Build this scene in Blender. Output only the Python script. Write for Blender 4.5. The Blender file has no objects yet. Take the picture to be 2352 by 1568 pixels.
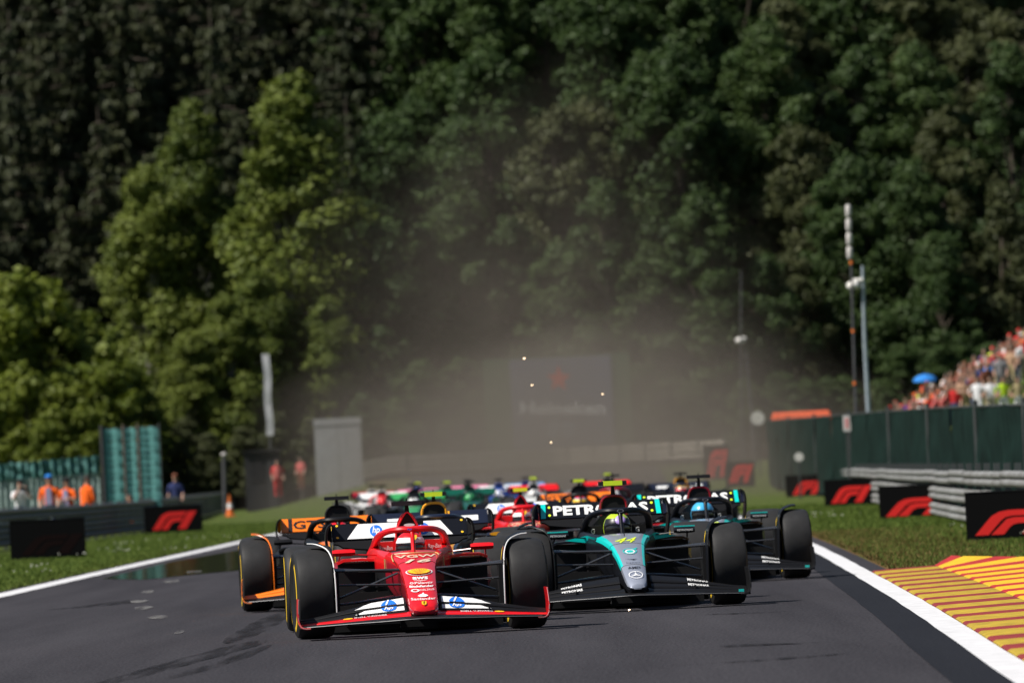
import bpy, bmesh, math, random
from mathutils import Vector, Matrix
R = math.radians
random.seed(7)
scene = bpy.context.scene
COL = scene.collection

# ------------------------------------------------------------------ camera
PXF = 20000.0                    # focal length in pixels of a 2352 px wide picture
CAM_H = 1.24
ROLL = R(2.86)
PITCH = math.atan(303 * math.cos(ROLL) / PXF)
cf = Vector((0, math.cos(PITCH), math.sin(PITCH)))
cu0 = Vector((0, -math.sin(PITCH), math.cos(PITCH)))
cr0 = Vector((1, 0, 0))
cu = cu0 * math.cos(ROLL) + cr0 * math.sin(ROLL)
cr = cr0 * math.cos(ROLL) - cu0 * math.sin(ROLL)
cam_data = bpy.data.cameras.new('camera')
cam_data.sensor_width = 36
cam_data.lens = 36 * PXF / 2352
cam_data.clip_start = 0.5
cam_data.clip_end = 4000
cam_data.dof.use_dof = True
cam_data.dof.focus_distance = 70.0
cam_data.dof.aperture_fstop = 5.4
cam = bpy.data.objects.new('camera', cam_data)
m = Matrix((cr, cu, -cf)).transposed().to_4x4()
m.translation = Vector((0, 0, CAM_H))
cam.matrix_world = m
COL.objects.link(cam)
scene.camera = cam

# ------------------------------------------------------------------ sky, sun, exposure
SUN_EL, SUN_TO = R(52), Vector((-0.94, -0.34, 0))      # towards the sun, on the ground
SUN_TO.normalize()
to_sun = Vector((SUN_TO.x * math.cos(SUN_EL), SUN_TO.y * math.cos(SUN_EL), math.sin(SUN_EL)))
world = bpy.data.worlds.new('World')
scene.world = world
world.use_nodes = True
wn = world.node_tree
bg = wn.nodes['Background']
sky = wn.nodes.new('ShaderNodeTexSky')
sky.sky_type = 'NISHITA'
sky.sun_disc = False
sky.sun_elevation = SUN_EL
sky.sun_rotation = math.atan2(SUN_TO.x, SUN_TO.y)
wn.links.new(sky.outputs[0], bg.inputs[0])
bg.inputs[1].default_value = 0.05
sd = bpy.data.lights.new('sun', 'SUN')
sd.energy = 5.0
sd.angle = R(0.53)
sd.color = (1.0, 0.95, 0.87)
sun = bpy.data.objects.new('sun', sd)
sun.rotation_euler = (-to_sun).to_track_quat('-Z', 'Y').to_euler()
sun.location = (0, 0, 60)
COL.objects.link(sun)
scene.view_settings.view_transform = 'Standard'
scene.view_settings.look = 'None'
scene.view_settings.gamma = 1
scene.view_settings.exposure = 0.38
scene.view_settings.use_curve_mapping = False
scene.render.engine = 'CYCLES'
cy = scene.cycles
cy.use_denoising = True
cy.max_bounces = 6
cy.diffuse_bounces = 2
cy.glossy_bounces = 3
cy.transmission_bounces = 4
cy.transparent_max_bounces = 8
cy.volume_bounces = 0
cy.volume_step_rate = 2.0
cy.volume_max_steps = 128
cy.sample_clamp_indirect = 4

# ------------------------------------------------------------------ pixel helpers (2352 x 1568 picture)
def ray(px, py):
    return cf + cr * ((px - 1176) / PXF) + cu * ((784 - py) / PXF)
def gp(px, py, z=0.0):
    d = ray(px, py)
    t = (z - CAM_H) / d.z
    return Vector((d.x * t, d.y * t, z))
def at(px, py, D):
    d = ray(px, py)
    t = D / d.y
    return Vector((d.x * t, D, CAM_H + d.z * t))

# ------------------------------------------------------------------ materials
MATS = {}
def mat(name, col, rough=0.5, metal=0.0, coat=0.0, var=0.0, scale=8.0, spec=0.5, emit=None, estr=0.0, bump=0.0, bscale=60.0, col2=None):
    if name in MATS:
        return MATS[name]
    m = bpy.data.materials.new(name)
    m.use_nodes = True
    nt = m.node_tree
    b = nt.nodes['Principled BSDF']
    c4 = (*col, 1)
    b.inputs['Base Color'].default_value = c4
    b.inputs['Roughness'].default_value = rough
    b.inputs['Metallic'].default_value = metal
    b.inputs['Coat Weight'].default_value = coat
    b.inputs['Coat Roughness'].default_value = 0.06
    b.inputs['Specular IOR Level'].default_value = spec
    if emit:
        b.inputs['Emission Color'].default_value = (*emit, 1)
        b.inputs['Emission Strength'].default_value = estr
    if var or col2:
        tc = nt.nodes.new('ShaderNodeTexCoord')
        nz = nt.nodes.new('ShaderNodeTexNoise')
        nz.inputs['Scale'].default_value = scale
        nz.inputs['Detail'].default_value = 6
        nz.inputs['Roughness'].default_value = 0.65
        nt.links.new(tc.outputs['Object'], nz.inputs['Vector'])
        rp = nt.nodes.new('ShaderNodeValToRGB')
        a = [max(0, x * (1 - var)) for x in col]
        c = [min(1, x * (1 + var)) for x in (col2 or col)]
        rp.color_ramp.elements[0].position = 0.3
        rp.color_ramp.elements[1].position = 0.7
        rp.color_ramp.elements[0].color = (*a, 1)
        rp.color_ramp.elements[1].color = (*c, 1)
        nt.links.new(nz.outputs['Fac'], rp.inputs['Fac'])
        nt.links.new(rp.outputs['Color'], b.inputs['Base Color'])
    if bump:
        tc = nt.nodes.new('ShaderNodeTexCoord')
        nz = nt.nodes.new('ShaderNodeTexNoise')
        nz.inputs['Scale'].default_value = bscale
        nz.inputs['Detail'].default_value = 4
        nt.links.new(tc.outputs['Object'], nz.inputs['Vector'])
        bp = nt.nodes.new('ShaderNodeBump')
        bp.inputs['Strength'].default_value = bump
        bp.inputs['Distance'].default_value = 0.02
        nt.links.new(nz.outputs['Fac'], bp.inputs['Height'])
        nt.links.new(bp.outputs['Normal'], b.inputs['Normal'])
    MATS[name] = m
    return m
def paint(name, col, var=0.06):
    return mat(name, col, rough=0.3, coat=0.6, var=var, scale=3.0)

# ------------------------------------------------------------------ mesh collector
class MB:
    def __init__(self):
        self.v, self.f, self.mi = [], [], []
    def add(self, vs, fs, mi=0):
        o = len(self.v)
        self.v += [tuple(p) for p in vs]
        for k, f in enumerate(fs):
            self.f.append(tuple(i + o for i in f))
            self.mi.append(mi[k] if isinstance(mi, (list, tuple)) else mi)
        return self
    def box(self, x0, x1, y0, y1, z0, z1, mi=0):
        vs = [(x, y, z) for z in (z0, z1) for y in (y0, y1) for x in (x0, x1)]
        return self.add(vs, [(0, 2, 3, 1), (4, 5, 7, 6), (0, 1, 5, 4), (2, 6, 7, 3), (0, 4, 6, 2), (1, 3, 7, 5)], mi)
    def loft(self, secs, cap=True, mi=None, closed=True):
        n = len(secs[0]); vs = [p for s in secs for p in s]; fs = []; ms = []
        for i in range(len(secs) - 1):
            for j in range(n if closed else n - 1):
                k = (j + 1) % n
                fs.append((i * n + j, i * n + k, (i + 1) * n + k, (i + 1) * n + j))
                ms.append(mi(i, j) if mi else 0)
        if cap and closed:
            fs.append(tuple(range(n - 1, -1, -1))); ms.append(mi(0, 0) if mi else 0)
            fs.append(tuple((len(secs) - 1) * n + j for j in range(n))); ms.append(mi(len(secs) - 2, 0) if mi else 0)
        return self.add(vs, fs, ms)
    def tube(self, path, rad, n=8, flat=1.0, mi=0):
        P = [Vector(p) for p in path]
        if not isinstance(rad, (list, tuple)):
            rad = [rad] * len(P)
        secs = []
        for i, p in enumerate(P):
            t = (P[min(i + 1, len(P) - 1)] - P[max(i - 1, 0)]).normalized()
            a = Vector((0, 0, 1)) if abs(t.z) < 0.92 else Vector((0, 1, 0))
            s = t.cross(a).normalized(); u = s.cross(t).normalized()
            secs.append([p + s * (rad[i] * math.cos(2 * math.pi * k / n)) + u * (rad[i] * flat * math.sin(2 * math.pi * k / n)) for k in range(n)])
        return self.loft(secs, True, (lambda i, j: mi))
    def strip(self, path, off, thick, mi=0):
        """A thin shell: a path of points swept by a vector OFF, given a thickness along its own normal."""
        P = [Vector(p) for p in path]; off = Vector(off)
        secs = []
        for i, p in enumerate(P):
            t = (P[min(i + 1, len(P) - 1)] - P[max(i - 1, 0)]).normalized()
            n = t.cross(off).normalized() * thick / 2
            secs.append([p - n, p + n, p + off + n, p + off - n])
        return self.loft(secs, True, (lambda i, j: mi))
    def lathe_x(self, prof, n=36, mi=None):
        secs = [[(x, r * math.cos(2 * math.pi * k / n), r * math.sin(2 * math.pi * k / n)) for k in range(n)] for x, r in prof]
        return self.loft(secs, True, mi)
    def ellipsoid(self, c, r, nu=16, nv=10, mi=None, power=1.0):
        c = Vector(c)
        vs = [c + Vector((0, 0, -r[2]))]; fs = []; ms = []
        for j in range(1, nv):
            a = -math.pi / 2 + math.pi * j / nv
            for i in range(nu):
                b = 2 * math.pi * i / nu
                vs.append(c + Vector((r[0] * math.cos(a) ** power * math.cos(b), r[1] * math.cos(a) ** power * math.sin(b), r[2] * math.sin(a))))
        vs.append(c + Vector((0, 0, r[2])))
        g = mi or (lambda az, el: 0)
        for i in range(nu):
            k = (i + 1) % nu
            b = 2 * math.pi * (i + 0.5) / nu
            fs.append((0, 1 + k, 1 + i)); ms.append(g(b, -math.pi / 2 * .95))
            for j in range(nv - 2):
                a0 = 1 + j * nu
                fs.append((a0 + i, a0 + k, a0 + nu + k, a0 + nu + i)); ms.append(g(b, -math.pi / 2 + math.pi * (j + 1.5) / nv))
            a0 = 1 + (nv - 2) * nu
            fs.append((a0 + i, a0 + k, len(vs) - 1)); ms.append(g(b, math.pi / 2 * .95))
        return self.add(vs, fs, ms)
    def mesh(self, name, mats, smooth=True, angle=38):
        me = bpy.data.meshes.new(name)
        me.from_pydata(self.v, [], self.f)
        if not isinstance(mats, (list, tuple)):
            mats = [mats]
        for q in mats:
            me.materials.append(q)
        me.polygons.foreach_set('material_index', self.mi)
        if smooth:
            me.polygons.foreach_set('use_smooth', [True] * len(me.polygons))
            me.set_sharp_from_angle(angle=R(angle))
        me.update()
        return me
    def build(self, name, mats, parent=None, loc=None, rot=None, smooth=True, angle=38):
        return link(name, self.mesh(name, mats, smooth, angle), parent, loc, rot)
def link(name, data, parent=None, loc=None, rot=None):
    o = bpy.data.objects.new(name, data)
    COL.objects.link(o)
    o.parent = parent
    if loc is not None: o.location = loc
    if rot is not None: o.rotation_euler = rot
    return o
def tag(o, label, cat, group=None):
    o['label'] = label; o['category'] = cat
    if group: o['group'] = group
    return o
def thing(name, label, cat, loc=(0, 0, 0), rz=0.0, group=None):
    return tag(link(name, None, None, loc, (0, 0, rz)), label, cat, group)
def setting(o, kind='structure', label=None):
    o['kind'] = kind
    if label: o['label'] = label
    return o
def smooth_path(P, n=4):
    P = [Vector(p) for p in P]; out = []
    for i in range(len(P) - 1):
        a, b, c, d = P[max(i - 1, 0)], P[i], P[i + 1], P[min(i + 2, len(P) - 1)]
        for k in range(n):
            t = k / n
            out.append(0.5 * ((2 * b) + (c - a) * t + (2 * a - 5 * b + 4 * c - d) * t * t + (3 * b - a - 3 * c + d) * t ** 3))
    out.append(P[-1])
    return out
def lerp_tab(tab, x):
    """piecewise linear table [(x, value)]"""
    if x <= tab[0][0]: return tab[0][1]
    for (a, va), (b, vb) in zip(tab, tab[1:]):
        if x <= b:
            return va + (vb - va) * (x - a) / (b - a)
    return tab[-1][1]

# ------------------------------------------------------------------ lettering: font outlines as flat meshes, laid on a surface by a mapping
TEXTS = {}
def text_shape(body, bold=0.0, shear=0.0):
    key = (body, bold, shear)
    if key not in TEXTS:
        cu_ = bpy.data.curves.new('lettering', 'FONT')
        cu_.body = body; cu_.size = 1; cu_.resolution_u = 2; cu_.offset = bold; cu_.shear = shear
        o = bpy.data.objects.new('lettering', cu_)
        COL.objects.link(o)
        dg = bpy.context.evaluated_depsgraph_get()
        me = o.evaluated_get(dg).to_mesh()
        vs = [v.co.copy() for v in me.vertices]; fs = [tuple(p.vertices) for p in me.polygons]
        o.evaluated_get(dg).to_mesh_clear()
        bpy.data.objects.remove(o)
        bpy.data.curves.remove(cu_)
        xs = [v.x for v in vs]; ys = [v.y for v in vs]
        x0, x1, y0, y1 = min(xs), max(xs), min(ys), max(ys)
        vs = [((v.x - x0) / (x1 - x0), (v.y - y0) / (y1 - y0)) for v in vs]
        TEXTS[key] = (vs, fs)
    return TEXTS[key]
def lay(name, uv, fs, mapping, m, parent, mi=0):
    mb = MB(); mb.add([mapping(u, v) for u, v in uv], fs, mi)
    return mb.build(name, m, parent, smooth=False)
def letter(body, u0, u1, v0, v1, mapping, m, parent, bold=0.0, shear=0.0, name='lettering'):
    vs, fs = text_shape(body, bold, shear)
    return lay(name, [(u0 + (u1 - u0) * a, v0 + (v1 - v0) * b) for a, b in vs], fs, mapping, m, parent)
def disc(uc, vc, ru, rv, n=24, inner=0.0):
    if inner:
        vs = [(uc + ru * k * math.cos(2 * math.pi * i / n), vc + rv * k * math.sin(2 * math.pi * i / n)) for k in (1, inner) for i in range(n)]
        return vs, [(i, (i + 1) % n, n + (i + 1) % n, n + i) for i in range(n)]
    return [(uc + ru * math.cos(2 * math.pi * i / n), vc + rv * math.sin(2 * math.pi * i / n)) for i in range(n)], [tuple(range(n))]
# ------------------------------------------------------------------ terrain
def terrain_z(x, y):
    z = 0.0
    if y > 360:
        z += 1.3 * min(1, (y - 360) / 80) * min(1, max(0, (x + 13) / 6))
    if y > 500:
        q = y - 500
        z += q * .42 if q < 200 else 84 + (q - 200) * .25
    # spectator bank on the right
    b = x - 13.5
    if b > 0 and 330 < y < 402:
        z += min(b * .60, 9.0) * min(1, (y - 330) / 8) * min(1, (402 - y) / 6)
    return z - .012
def grid(xs, ys, fz, name, m):
    mb = MB()
    vs = [(x, y, fz(x, y)) for y in ys for x in xs]
    n = len(xs)
    mb.add(vs, [(j * n + i, j * n + i + 1, (j + 1) * n + i + 1, (j + 1) * n + i) for j in range(len(ys) - 1) for i in range(n - 1)])
    return mb.build(name, m, smooth=True, angle=80)
def grass_mat():
    m = bpy.data.materials.new('grass ground'); m.use_nodes = True
    nt = m.node_tree; b = nt.nodes['Principled BSDF']
    b.inputs['Roughness'].default_value = .95; b.inputs['Specular IOR Level'].default_value = .1
    geo = nt.nodes.new('ShaderNodeNewGeometry')
    mp = nt.nodes.new('ShaderNodeMapping'); mp.inputs['Scale'].default_value = (1, .16, 1)
    nt.links.new(geo.outputs['Position'], mp.inputs['Vector'])
    n1 = nt.nodes.new('ShaderNodeTexNoise'); n1.inputs['Scale'].default_value = .55; n1.inputs['Detail'].default_value = 6
    n2 = nt.nodes.new('ShaderNodeTexNoise'); n2.inputs['Scale'].default_value = 5; n2.inputs['Detail'].default_value = 5
    for n_ in (n1, n2): nt.links.new(mp.outputs['Vector'], n_.inputs['Vector'])
    r1 = nt.nodes.new('ShaderNodeValToRGB'); e = r1.color_ramp.elements
    e[0].position = .36; e[0].color = (.036, .060, .011, 1); e[1].position = .66; e[1].color = (.085, .105, .024, 1)
    nt.links.new(n2.outputs['Fac'], r1.inputs['Fac'])
    # dry, worn strip beside the kerb: brown where x is near the track edge
    sx = nt.nodes.new('ShaderNodeSeparateXYZ'); nt.links.new(geo.outputs['Position'], sx.inputs[0])
    def rng(sock, a, b_, c, d):
        q = nt.nodes.new('ShaderNodeMapRange'); q.interpolation_type = 'SMOOTHSTEP'
        for k, v in zip(('From Min', 'From Max', 'To Min', 'To Max'), (a, b_, c, d)): q.inputs[k].default_value = v
        nt.links.new(sock, q.inputs['Value']); return q.outputs[0]
    def mul(a, b_):
        q = nt.nodes.new('ShaderNodeMath'); q.operation = 'MULTIPLY'; nt.links.new(a, q.inputs[0]); nt.links.new(b_, q.inputs[1]); return q.outputs[0]
    right = mul(rng(sx.outputs[0], 3.2, 3.8, 0, 1), rng(sx.outputs[0], 5.6, 6.8, 1, 0))
    right = mul(right, rng(sx.outputs[1], 135, 170, 1, 0))
    left = mul(rng(sx.outputs[0], -7.8, -6.9, 0, .8), rng(sx.outputs[0], -3, -2, 1, 0))
    ad = nt.nodes.new('ShaderNodeMath'); ad.operation = 'MAXIMUM'; nt.links.new(right, ad.inputs[0]); nt.links.new(left, ad.inputs[1])
    wr = mul(ad.outputs[0], rng(n1.outputs['Fac'], .36, .58, .25, 1))
    mx = nt.nodes.new('ShaderNodeMix'); mx.data_type = 'RGBA'
    nt.links.new(wr, mx.inputs['Factor']); nt.links.new(r1.outputs['Color'], mx.inputs['A']); mx.inputs['B'].default_value = (.11, .065, .025, 1)
    nt.links.new(mx.outputs['Result'], b.inputs['Base Color'])
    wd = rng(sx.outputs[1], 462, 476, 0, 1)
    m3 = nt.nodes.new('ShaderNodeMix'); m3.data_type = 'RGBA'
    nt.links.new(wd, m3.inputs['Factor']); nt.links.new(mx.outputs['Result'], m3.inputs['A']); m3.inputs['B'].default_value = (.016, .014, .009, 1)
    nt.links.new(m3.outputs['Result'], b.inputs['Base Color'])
    bp = nt.nodes.new('ShaderNodeBump'); bp.inputs['Strength'].default_value = .6; bp.inputs['Distance'].default_value = .05
    nt.links.new(n2.outputs['Fac'], bp.inputs['Height']); nt.links.new(bp.outputs['Normal'], b.inputs['Normal'])
    return m
GRASSG = grass_mat()
xs = [-900, -500, -250, -120, -80, -60] + [-50 + 2.5 * k for k in range(41)] + [60, 80, 120, 250, 500, 900]
ys = [-60, 0, 40] + [60 + 10 * k for k in range(22)] + [280, 285, 289, 293] + [300 + 4 * k for k in range(51)] + [506 + 14 * k for k in range(16)] + [760, 900, 1400]
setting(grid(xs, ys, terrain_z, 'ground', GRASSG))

# ------------------------------------------------------------------ track surface
LEFT = [gp(-260, 1432), gp(0, 1368), gp(150, 1334), gp(300, 1300), gp(430, 1272), gp(560, 1243)]
LEFT = [Vector((-6.9, 20, 0)), Vector((-6.85, 70, 0))] + LEFT[1:] + [Vector((-6.0, 260, 0)), Vector((-5.6, 330, 0)), Vector((-5.0, 420, 0))]
RIGHT = [gp(2352, 1556), gp(2230, 1470), gp(2110, 1392), gp(1990, 1322), gp(1885, 1264)]
RIGHT = [Vector((2.25, 20, 0))] + RIGHT + [Vector((4.45, 150, 0)), Vector((4.9, 200, 0)), Vector((5.3, 260, 0)), Vector((5.8, 330, 0)), Vector((6.6, 420, 0))]
LT = [(p.y, p.x) for p in LEFT]; RT = [(p.y, p.x) for p in RIGHT]
def sm_tab(t, y, w=9):
    return sum(lerp_tab(t, y + k * w / 3) for k in range(-3, 4)) / 7
def xl(y): return sm_tab(LT, y)
def xr(y): return sm_tab(RT, y)
def ribbon(name, m, f0, f1, y0, y1, z, n=80, jit=0.0, seg=1):
    mb = MB(); vs = []
    rnd = random.Random(name)
    for i in range(n + 1):
        y = y0 + (y1 - y0) * i / n
        a, b = f0(y) + rnd.uniform(-jit, jit), f1(y) + rnd.uniform(-jit, jit)
        dz = max(0, terrain_z((a + b) / 2, y) + .012)
        for k in range(seg + 1):
            vs.append((a + (b - a) * k / seg, y, z + dz))
    q = seg + 1
    mb.add(vs, [(i * q + k, i * q + k + 1, (i + 1) * q + k + 1, (i + 1) * q + k) for i in range(n) for k in range(seg)])
    return mb.build(name, m, smooth=True)
def asphalt(name, a, b_, rough, spec, streak=True):
    m = bpy.data.materials.new(name); m.use_nodes = True
    nt = m.node_tree; b = nt.nodes['Principled BSDF']
    geo = nt.nodes.new('ShaderNodeNewGeometry')
    mp = nt.nodes.new('ShaderNodeMapping'); mp.inputs['Scale'].default_value = (1.2, .05, 1)
    nt.links.new(geo.outputs['Position'], mp.inputs['Vector'])
    n1 = nt.nodes.new('ShaderNodeTexNoise'); n1.inputs['Scale'].default_value = .9; n1.inputs['Detail'].default_value = 7; n1.inputs['Roughness'].default_value = .6
    nt.links.new(mp.outputs['Vector'], n1.inputs['Vector'])
    n2 = nt.nodes.new('ShaderNodeTexNoise'); n2.inputs['Scale'].default_value = 45; n2.inputs['Detail'].default_value = 3
    mp2 = nt.nodes.new('ShaderNodeMapping'); mp2.inputs['Scale'].default_value = (1, .12, 1)
    nt.links.new(geo.outputs['Position'], mp2.inputs['Vector']); nt.links.new(mp2.outputs['Vector'], n2.inputs['Vector'])
    r = nt.nodes.new('ShaderNodeValToRGB'); r.color_ramp.elements[0].position = .38; r.color_ramp.elements[1].position = .63
    r.color_ramp.elements[0].color = (*a, 1); r.color_ramp.elements[1].color = (*b_, 1)
    ad = nt.nodes.new('ShaderNodeMix'); ad.data_type = 'FLOAT'; ad.inputs['Factor'].default_value = .5
    nt.links.new(n1.outputs['Fac'], ad.inputs['A']); nt.links.new(n2.outputs['Fac'], ad.inputs['B'])
    nt.links.new(ad.outputs['Result'], r.inputs['Fac']); nt.links.new(r.outputs['Color'], b.inputs['Base Color'])
    b.inputs['Roughness'].default_value = rough; b.inputs['Specular IOR Level'].default_value = spec
    bp = nt.nodes.new('ShaderNodeBump'); bp.inputs['Strength'].default_value = .5; bp.inputs['Distance'].default_value = .01
    nt.links.new(n2.outputs['Fac'], bp.inputs['Height']); nt.links.new(bp.outputs['Normal'], b.inputs['Normal'])
    return m
ASPH = asphalt('asphalt', (.021, .0195, .0235), (.047, .0445, .051), .85, .15)
DARKASPH = asphalt('fresh asphalt', (.0085, .009, .0125), (.0145, .0155, .020), .8, .15)
RUB = asphalt('rubbered asphalt', (.011, .0105, .0125), (.019, .018, .021), .85, .15)
LINEW = mat('track line paint', (.60, .60, .62), rough=.7, var=.2, scale=5)
setting(ribbon('road', ASPH, lambda y: xl(y) - .35, lambda y: xr(y) + .32, 8, 440, 0, 110, 0, 6))
setting(ribbon('road_edge_strip', DARKASPH, lambda y: xr(y) - .42, lambda y: xr(y) - .10, 8, 200, .004, 80, .006))
setting(ribbon('track_line', LINEW, lambda y: xr(y) - .11, lambda y: xr(y) + .11, 8, 300, .008, 120, .006))
setting(ribbon('track_line', LINEW, lambda y: xl(y) - .17, lambda y: xl(y) + .15, 8, 300, .006, 200, .012))
# glossy dark sheet imitating the heat mirage that mirrors the boards and fence
MIRAGE = mat('mirage gloss', (.010, .010, .011), rough=.08, spec=.4)
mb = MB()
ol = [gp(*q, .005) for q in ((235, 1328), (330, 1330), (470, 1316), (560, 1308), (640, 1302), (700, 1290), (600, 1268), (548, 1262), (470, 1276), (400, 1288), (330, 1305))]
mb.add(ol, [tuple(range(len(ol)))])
setting(mb.build('mirage_patch', MIRAGE, smooth=False), label='imitated heat-mirage reflection on the track beside the left white line')
# rubber marks: thin film, broken up so that the track shows through
def film(m, amount):
    nt = m.node_tree; b = nt.nodes['Principled BSDF']
    geo = nt.nodes.new('ShaderNodeNewGeometry'); mp = nt.nodes.new('ShaderNodeMapping'); mp.inputs['Scale'].default_value = (9, .35, 1)
    nz = nt.nodes.new('ShaderNodeTexNoise'); nz.inputs['Scale'].default_value = 1; nz.inputs['Detail'].default_value = 5
    nt.links.new(geo.outputs['Position'], mp.inputs['Vector']); nt.links.new(mp.outputs['Vector'], nz.inputs['Vector'])
    r = nt.nodes.new('ShaderNodeMapRange'); r.inputs['From Min'].default_value = .35; r.inputs['From Max'].default_value = .65; r.inputs['To Min'].default_value = 0; r.inputs['To Max'].default_value = amount
    nt.links.new(nz.outputs['Fac'], r.inputs['Value']); nt.links.new(r.outputs[0], b.inputs['Alpha'])
film(RUB, .75)
def skid(px, w, name='skid_mark', m=RUB, z=.005):
    P = smooth_path([gp(*q) for q in px], 6)
    mb = MB(); vs = []
    for i, p in enumerate(P):
        k = math.sin(math.pi * min(1, max(0, i / (len(P) - 1)))) ** .5
        rnd = random.uniform(.85, 1.1)
        vs += [(p.x - w / 2 * k * rnd, p.y, z), (p.x + w / 2 * k * rnd, p.y, z)]
    mb.add(vs, [(2 * i, 2 * i + 1, 2 * i + 3, 2 * i + 2) for i in range(len(P) - 1)])
    return setting(mb.build(name, m, smooth=False))
skid([(200, 1580), (330, 1545), (450, 1512), (560, 1482), (600, 1470)], .30, z=.0050)
skid([(380, 1560), (470, 1535), (560, 1505), (620, 1480)], .16, z=.0056)
skid([(520, 1478), (580, 1448), (640, 1415), (720, 1385)], .28, z=.0062)
skid([(1690, 1480), (1760, 1482), (1850, 1476)], .5, z=.005)
skid([(1630, 1410), (1730, 1408), (1800, 1404)], .4, z=.0056)
skid([(1500, 1530), (1700, 1520), (1950, 1500)], .35, z=.0062)
skid([(120, 1400), (230, 1390), (320, 1376)], .5, z=.0050)
PALE = mat('worn pale asphalt', (.15, .147, .145), rough=.9, var=.3, scale=3); film(PALE, .8)
for k, (x, y, w, h) in enumerate([(318, 1380, 46, 7), (330, 1395, 52, 9), (362, 1416, 56, 9), (340, 1358, 34, 7), (395, 1334, 40, 7), (412, 1450, 22, 9), (445, 1312, 36, 6)]):
    mb = MB(); n = 12
    mb.add([gp(x + w / 2 * math.cos(2 * math.pi * i / n) * random.uniform(.7, 1.1) + h * .8 * math.sin(2 * math.pi * i / n), y - h / 2 * math.sin(2 * math.pi * i / n), .0068) for i in range(n)], [tuple(range(n))])
    setting(mb.build('worn_patch', PALE, smooth=False))

# ------------------------------------------------------------------ kerb of painted blocks on the right
KY = mat('kerb yellow paint', (.62, .375, .004), rough=.65, var=.22, scale=7)
KR = mat('kerb red paint', (.36, .010, .010), rough=.65, var=.25, scale=7)
KYW = mat('kerb yellow paint, worn', (.36, .245, .012), rough=.75, var=.45, scale=7)
KRW = mat('kerb red paint, worn', (.20, .012, .014), rough=.75, var=.3, scale=6)
kerb = thing('kerb', 'yellow and red striped kerb outside the right-hand white line', 'kerb', (xr(60), 60, 0))
kerb['kind'] = 'structure'
def kerb_block(y0, y1, inner, red):
    x0 = lambda y: xr(y) + (.115 if inner else .80) - kerb.location.x
    wid = .67 if inner else 1.55
    mb = MB(); secs = []
    zin, zout = (.012, .045) if inner else (.040, .135)
    for q in (0, .06, .94, 1):
        y = y0 + (y1 - y0) * q
        d = .012 if q in (0, 1) else 0
        # a saw-tooth ramp that rises towards the far end of each yellow block
        rise = .0
        a = x0(y); b = a + wid
        taper = 1.0 if inner else min(1, max(.12, (93.5 - y) / 9))
        b = a + wid * taper
        secs.append([(a, y - 60, -.05), (b, y - 60, -.05), (b, y - 60, zout - d + rise), (a + .02, y - 60, zin + .01 - d + rise * .6), (a, y - 60, zin - d)])
    mb.loft(secs, True)
    return mb.build('kerb_block', (KRW if red else KYW) if inner else (KR if red else KY), kerb)
y = 30.0; k = 0
per = 2.72
while y < 91.5:
    for inner in (True, False):
        off = 0 if inner else .55
        sh = random.uniform(.54, .70)
        kerb_block(y + off, y + off + per * sh - .02, inner, False)
        kerb_block(y + off + per * sh, y + off + per - .02, inner, True)
    y += per

# ------------------------------------------------------------------ grass on the verges
def blades(name, n, place, hmin, hmax, mats, label, wid=.006):
    mb = MB(); vs, fs, ms = [], [], []
    for _ in range(n):
        x, y = place()
        z = max(0, terrain_z(x, y))
        h = random.uniform(hmin, hmax); a = random.uniform(-.5, .5); w = wid * random.uniform(.7, 1.4) * (y / 110)
        dx, dy = random.uniform(-.6, .6) * h, random.uniform(-.6, .6) * h
        o = len(vs)
        vs += [(x - w, y + a * w, z), (x + w, y - a * w, z), (x + dx, y + dy, z + h)]
        fs.append((o, o + 1, o + 2)); ms.append(random.randrange(len(mats)))
    mb.add(vs, fs, ms)
    return setting(mb.build(name, mats, smooth=False), 'stuff', label)
GR = [mat('grass blade %s' % k, c, .8, spec=.2) for k, c in (('green', (.080, .125, .018)), ('light green', (.125, .17, .030)), ('dark green', (.055, .09, .014)))]
GRD = [mat('grass blade dry', (.14, .09, .035), .9, spec=.1), mat('grass blade straw', (.20, .15, .06), .9, spec=.1), GR[2]]
def verge_r():
    while True:
        y = 85 + 150 * random.random() ** 1.5; x = xr(y) + .45 + random.random() * 4.6
        if not (y < 94.5 and x < xr(y) + 2.45): return x, y
def verge_dry():
    while True:
        y = 85 + 60 * random.random(); x = xr(y) + .35 + abs(random.gauss(0, 1.0))
        if not (y < 94.5 and x < xr(y) + 2.45): return x, y
def verge_l():
    y = 105 + 190 * random.random() ** 1.4
    return xl(y) - .28 - random.random() * 5.0, y
blades('verge_grass', 60000, verge_r, .02, .07, GR, 'short green grass between the right-hand line and the crash barrier')
blades('dry_verge_grass', 16000, verge_dry, .02, .06, GRD, 'dry brown grass along the right-hand track edge')
blades('verge_grass', 70000, verge_l, .02, .07, GR, 'short green grass between the left-hand line and the crash barrier')
FLW = mat('clover flower', (.7, .7, .62), .8)
def flowers(name, n, place, label):
    mb = MB()
    for _ in range(n):
        cx, cy = place()
        for _ in range(random.randint(2, 9)):
            x, y = cx + random.gauss(0, .18), cy + random.gauss(0, .9); z = .08 + random.uniform(0, .03); r = random.uniform(.009, .017)
            mb.add([(x - r, y, z), (x, y - r, z), (x + r, y, z), (x, y + r, z), (x, y, z + r), (x, y, z - r)], [(0, 1, 4), (1, 2, 4), (2, 3, 4), (3, 0, 4), (1, 0, 5), (2, 1, 5), (3, 2, 5), (0, 3, 5)])
    return setting(mb.build(name, FLW, smooth=False), 'stuff', label)
flowers('clover_flowers', 16, lambda: (lambda y: (xl(y) - .5 - random.random() * 2.6, y))(110 + random.random() * 110), 'small white clover flowers in the grass left of the track')
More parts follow.
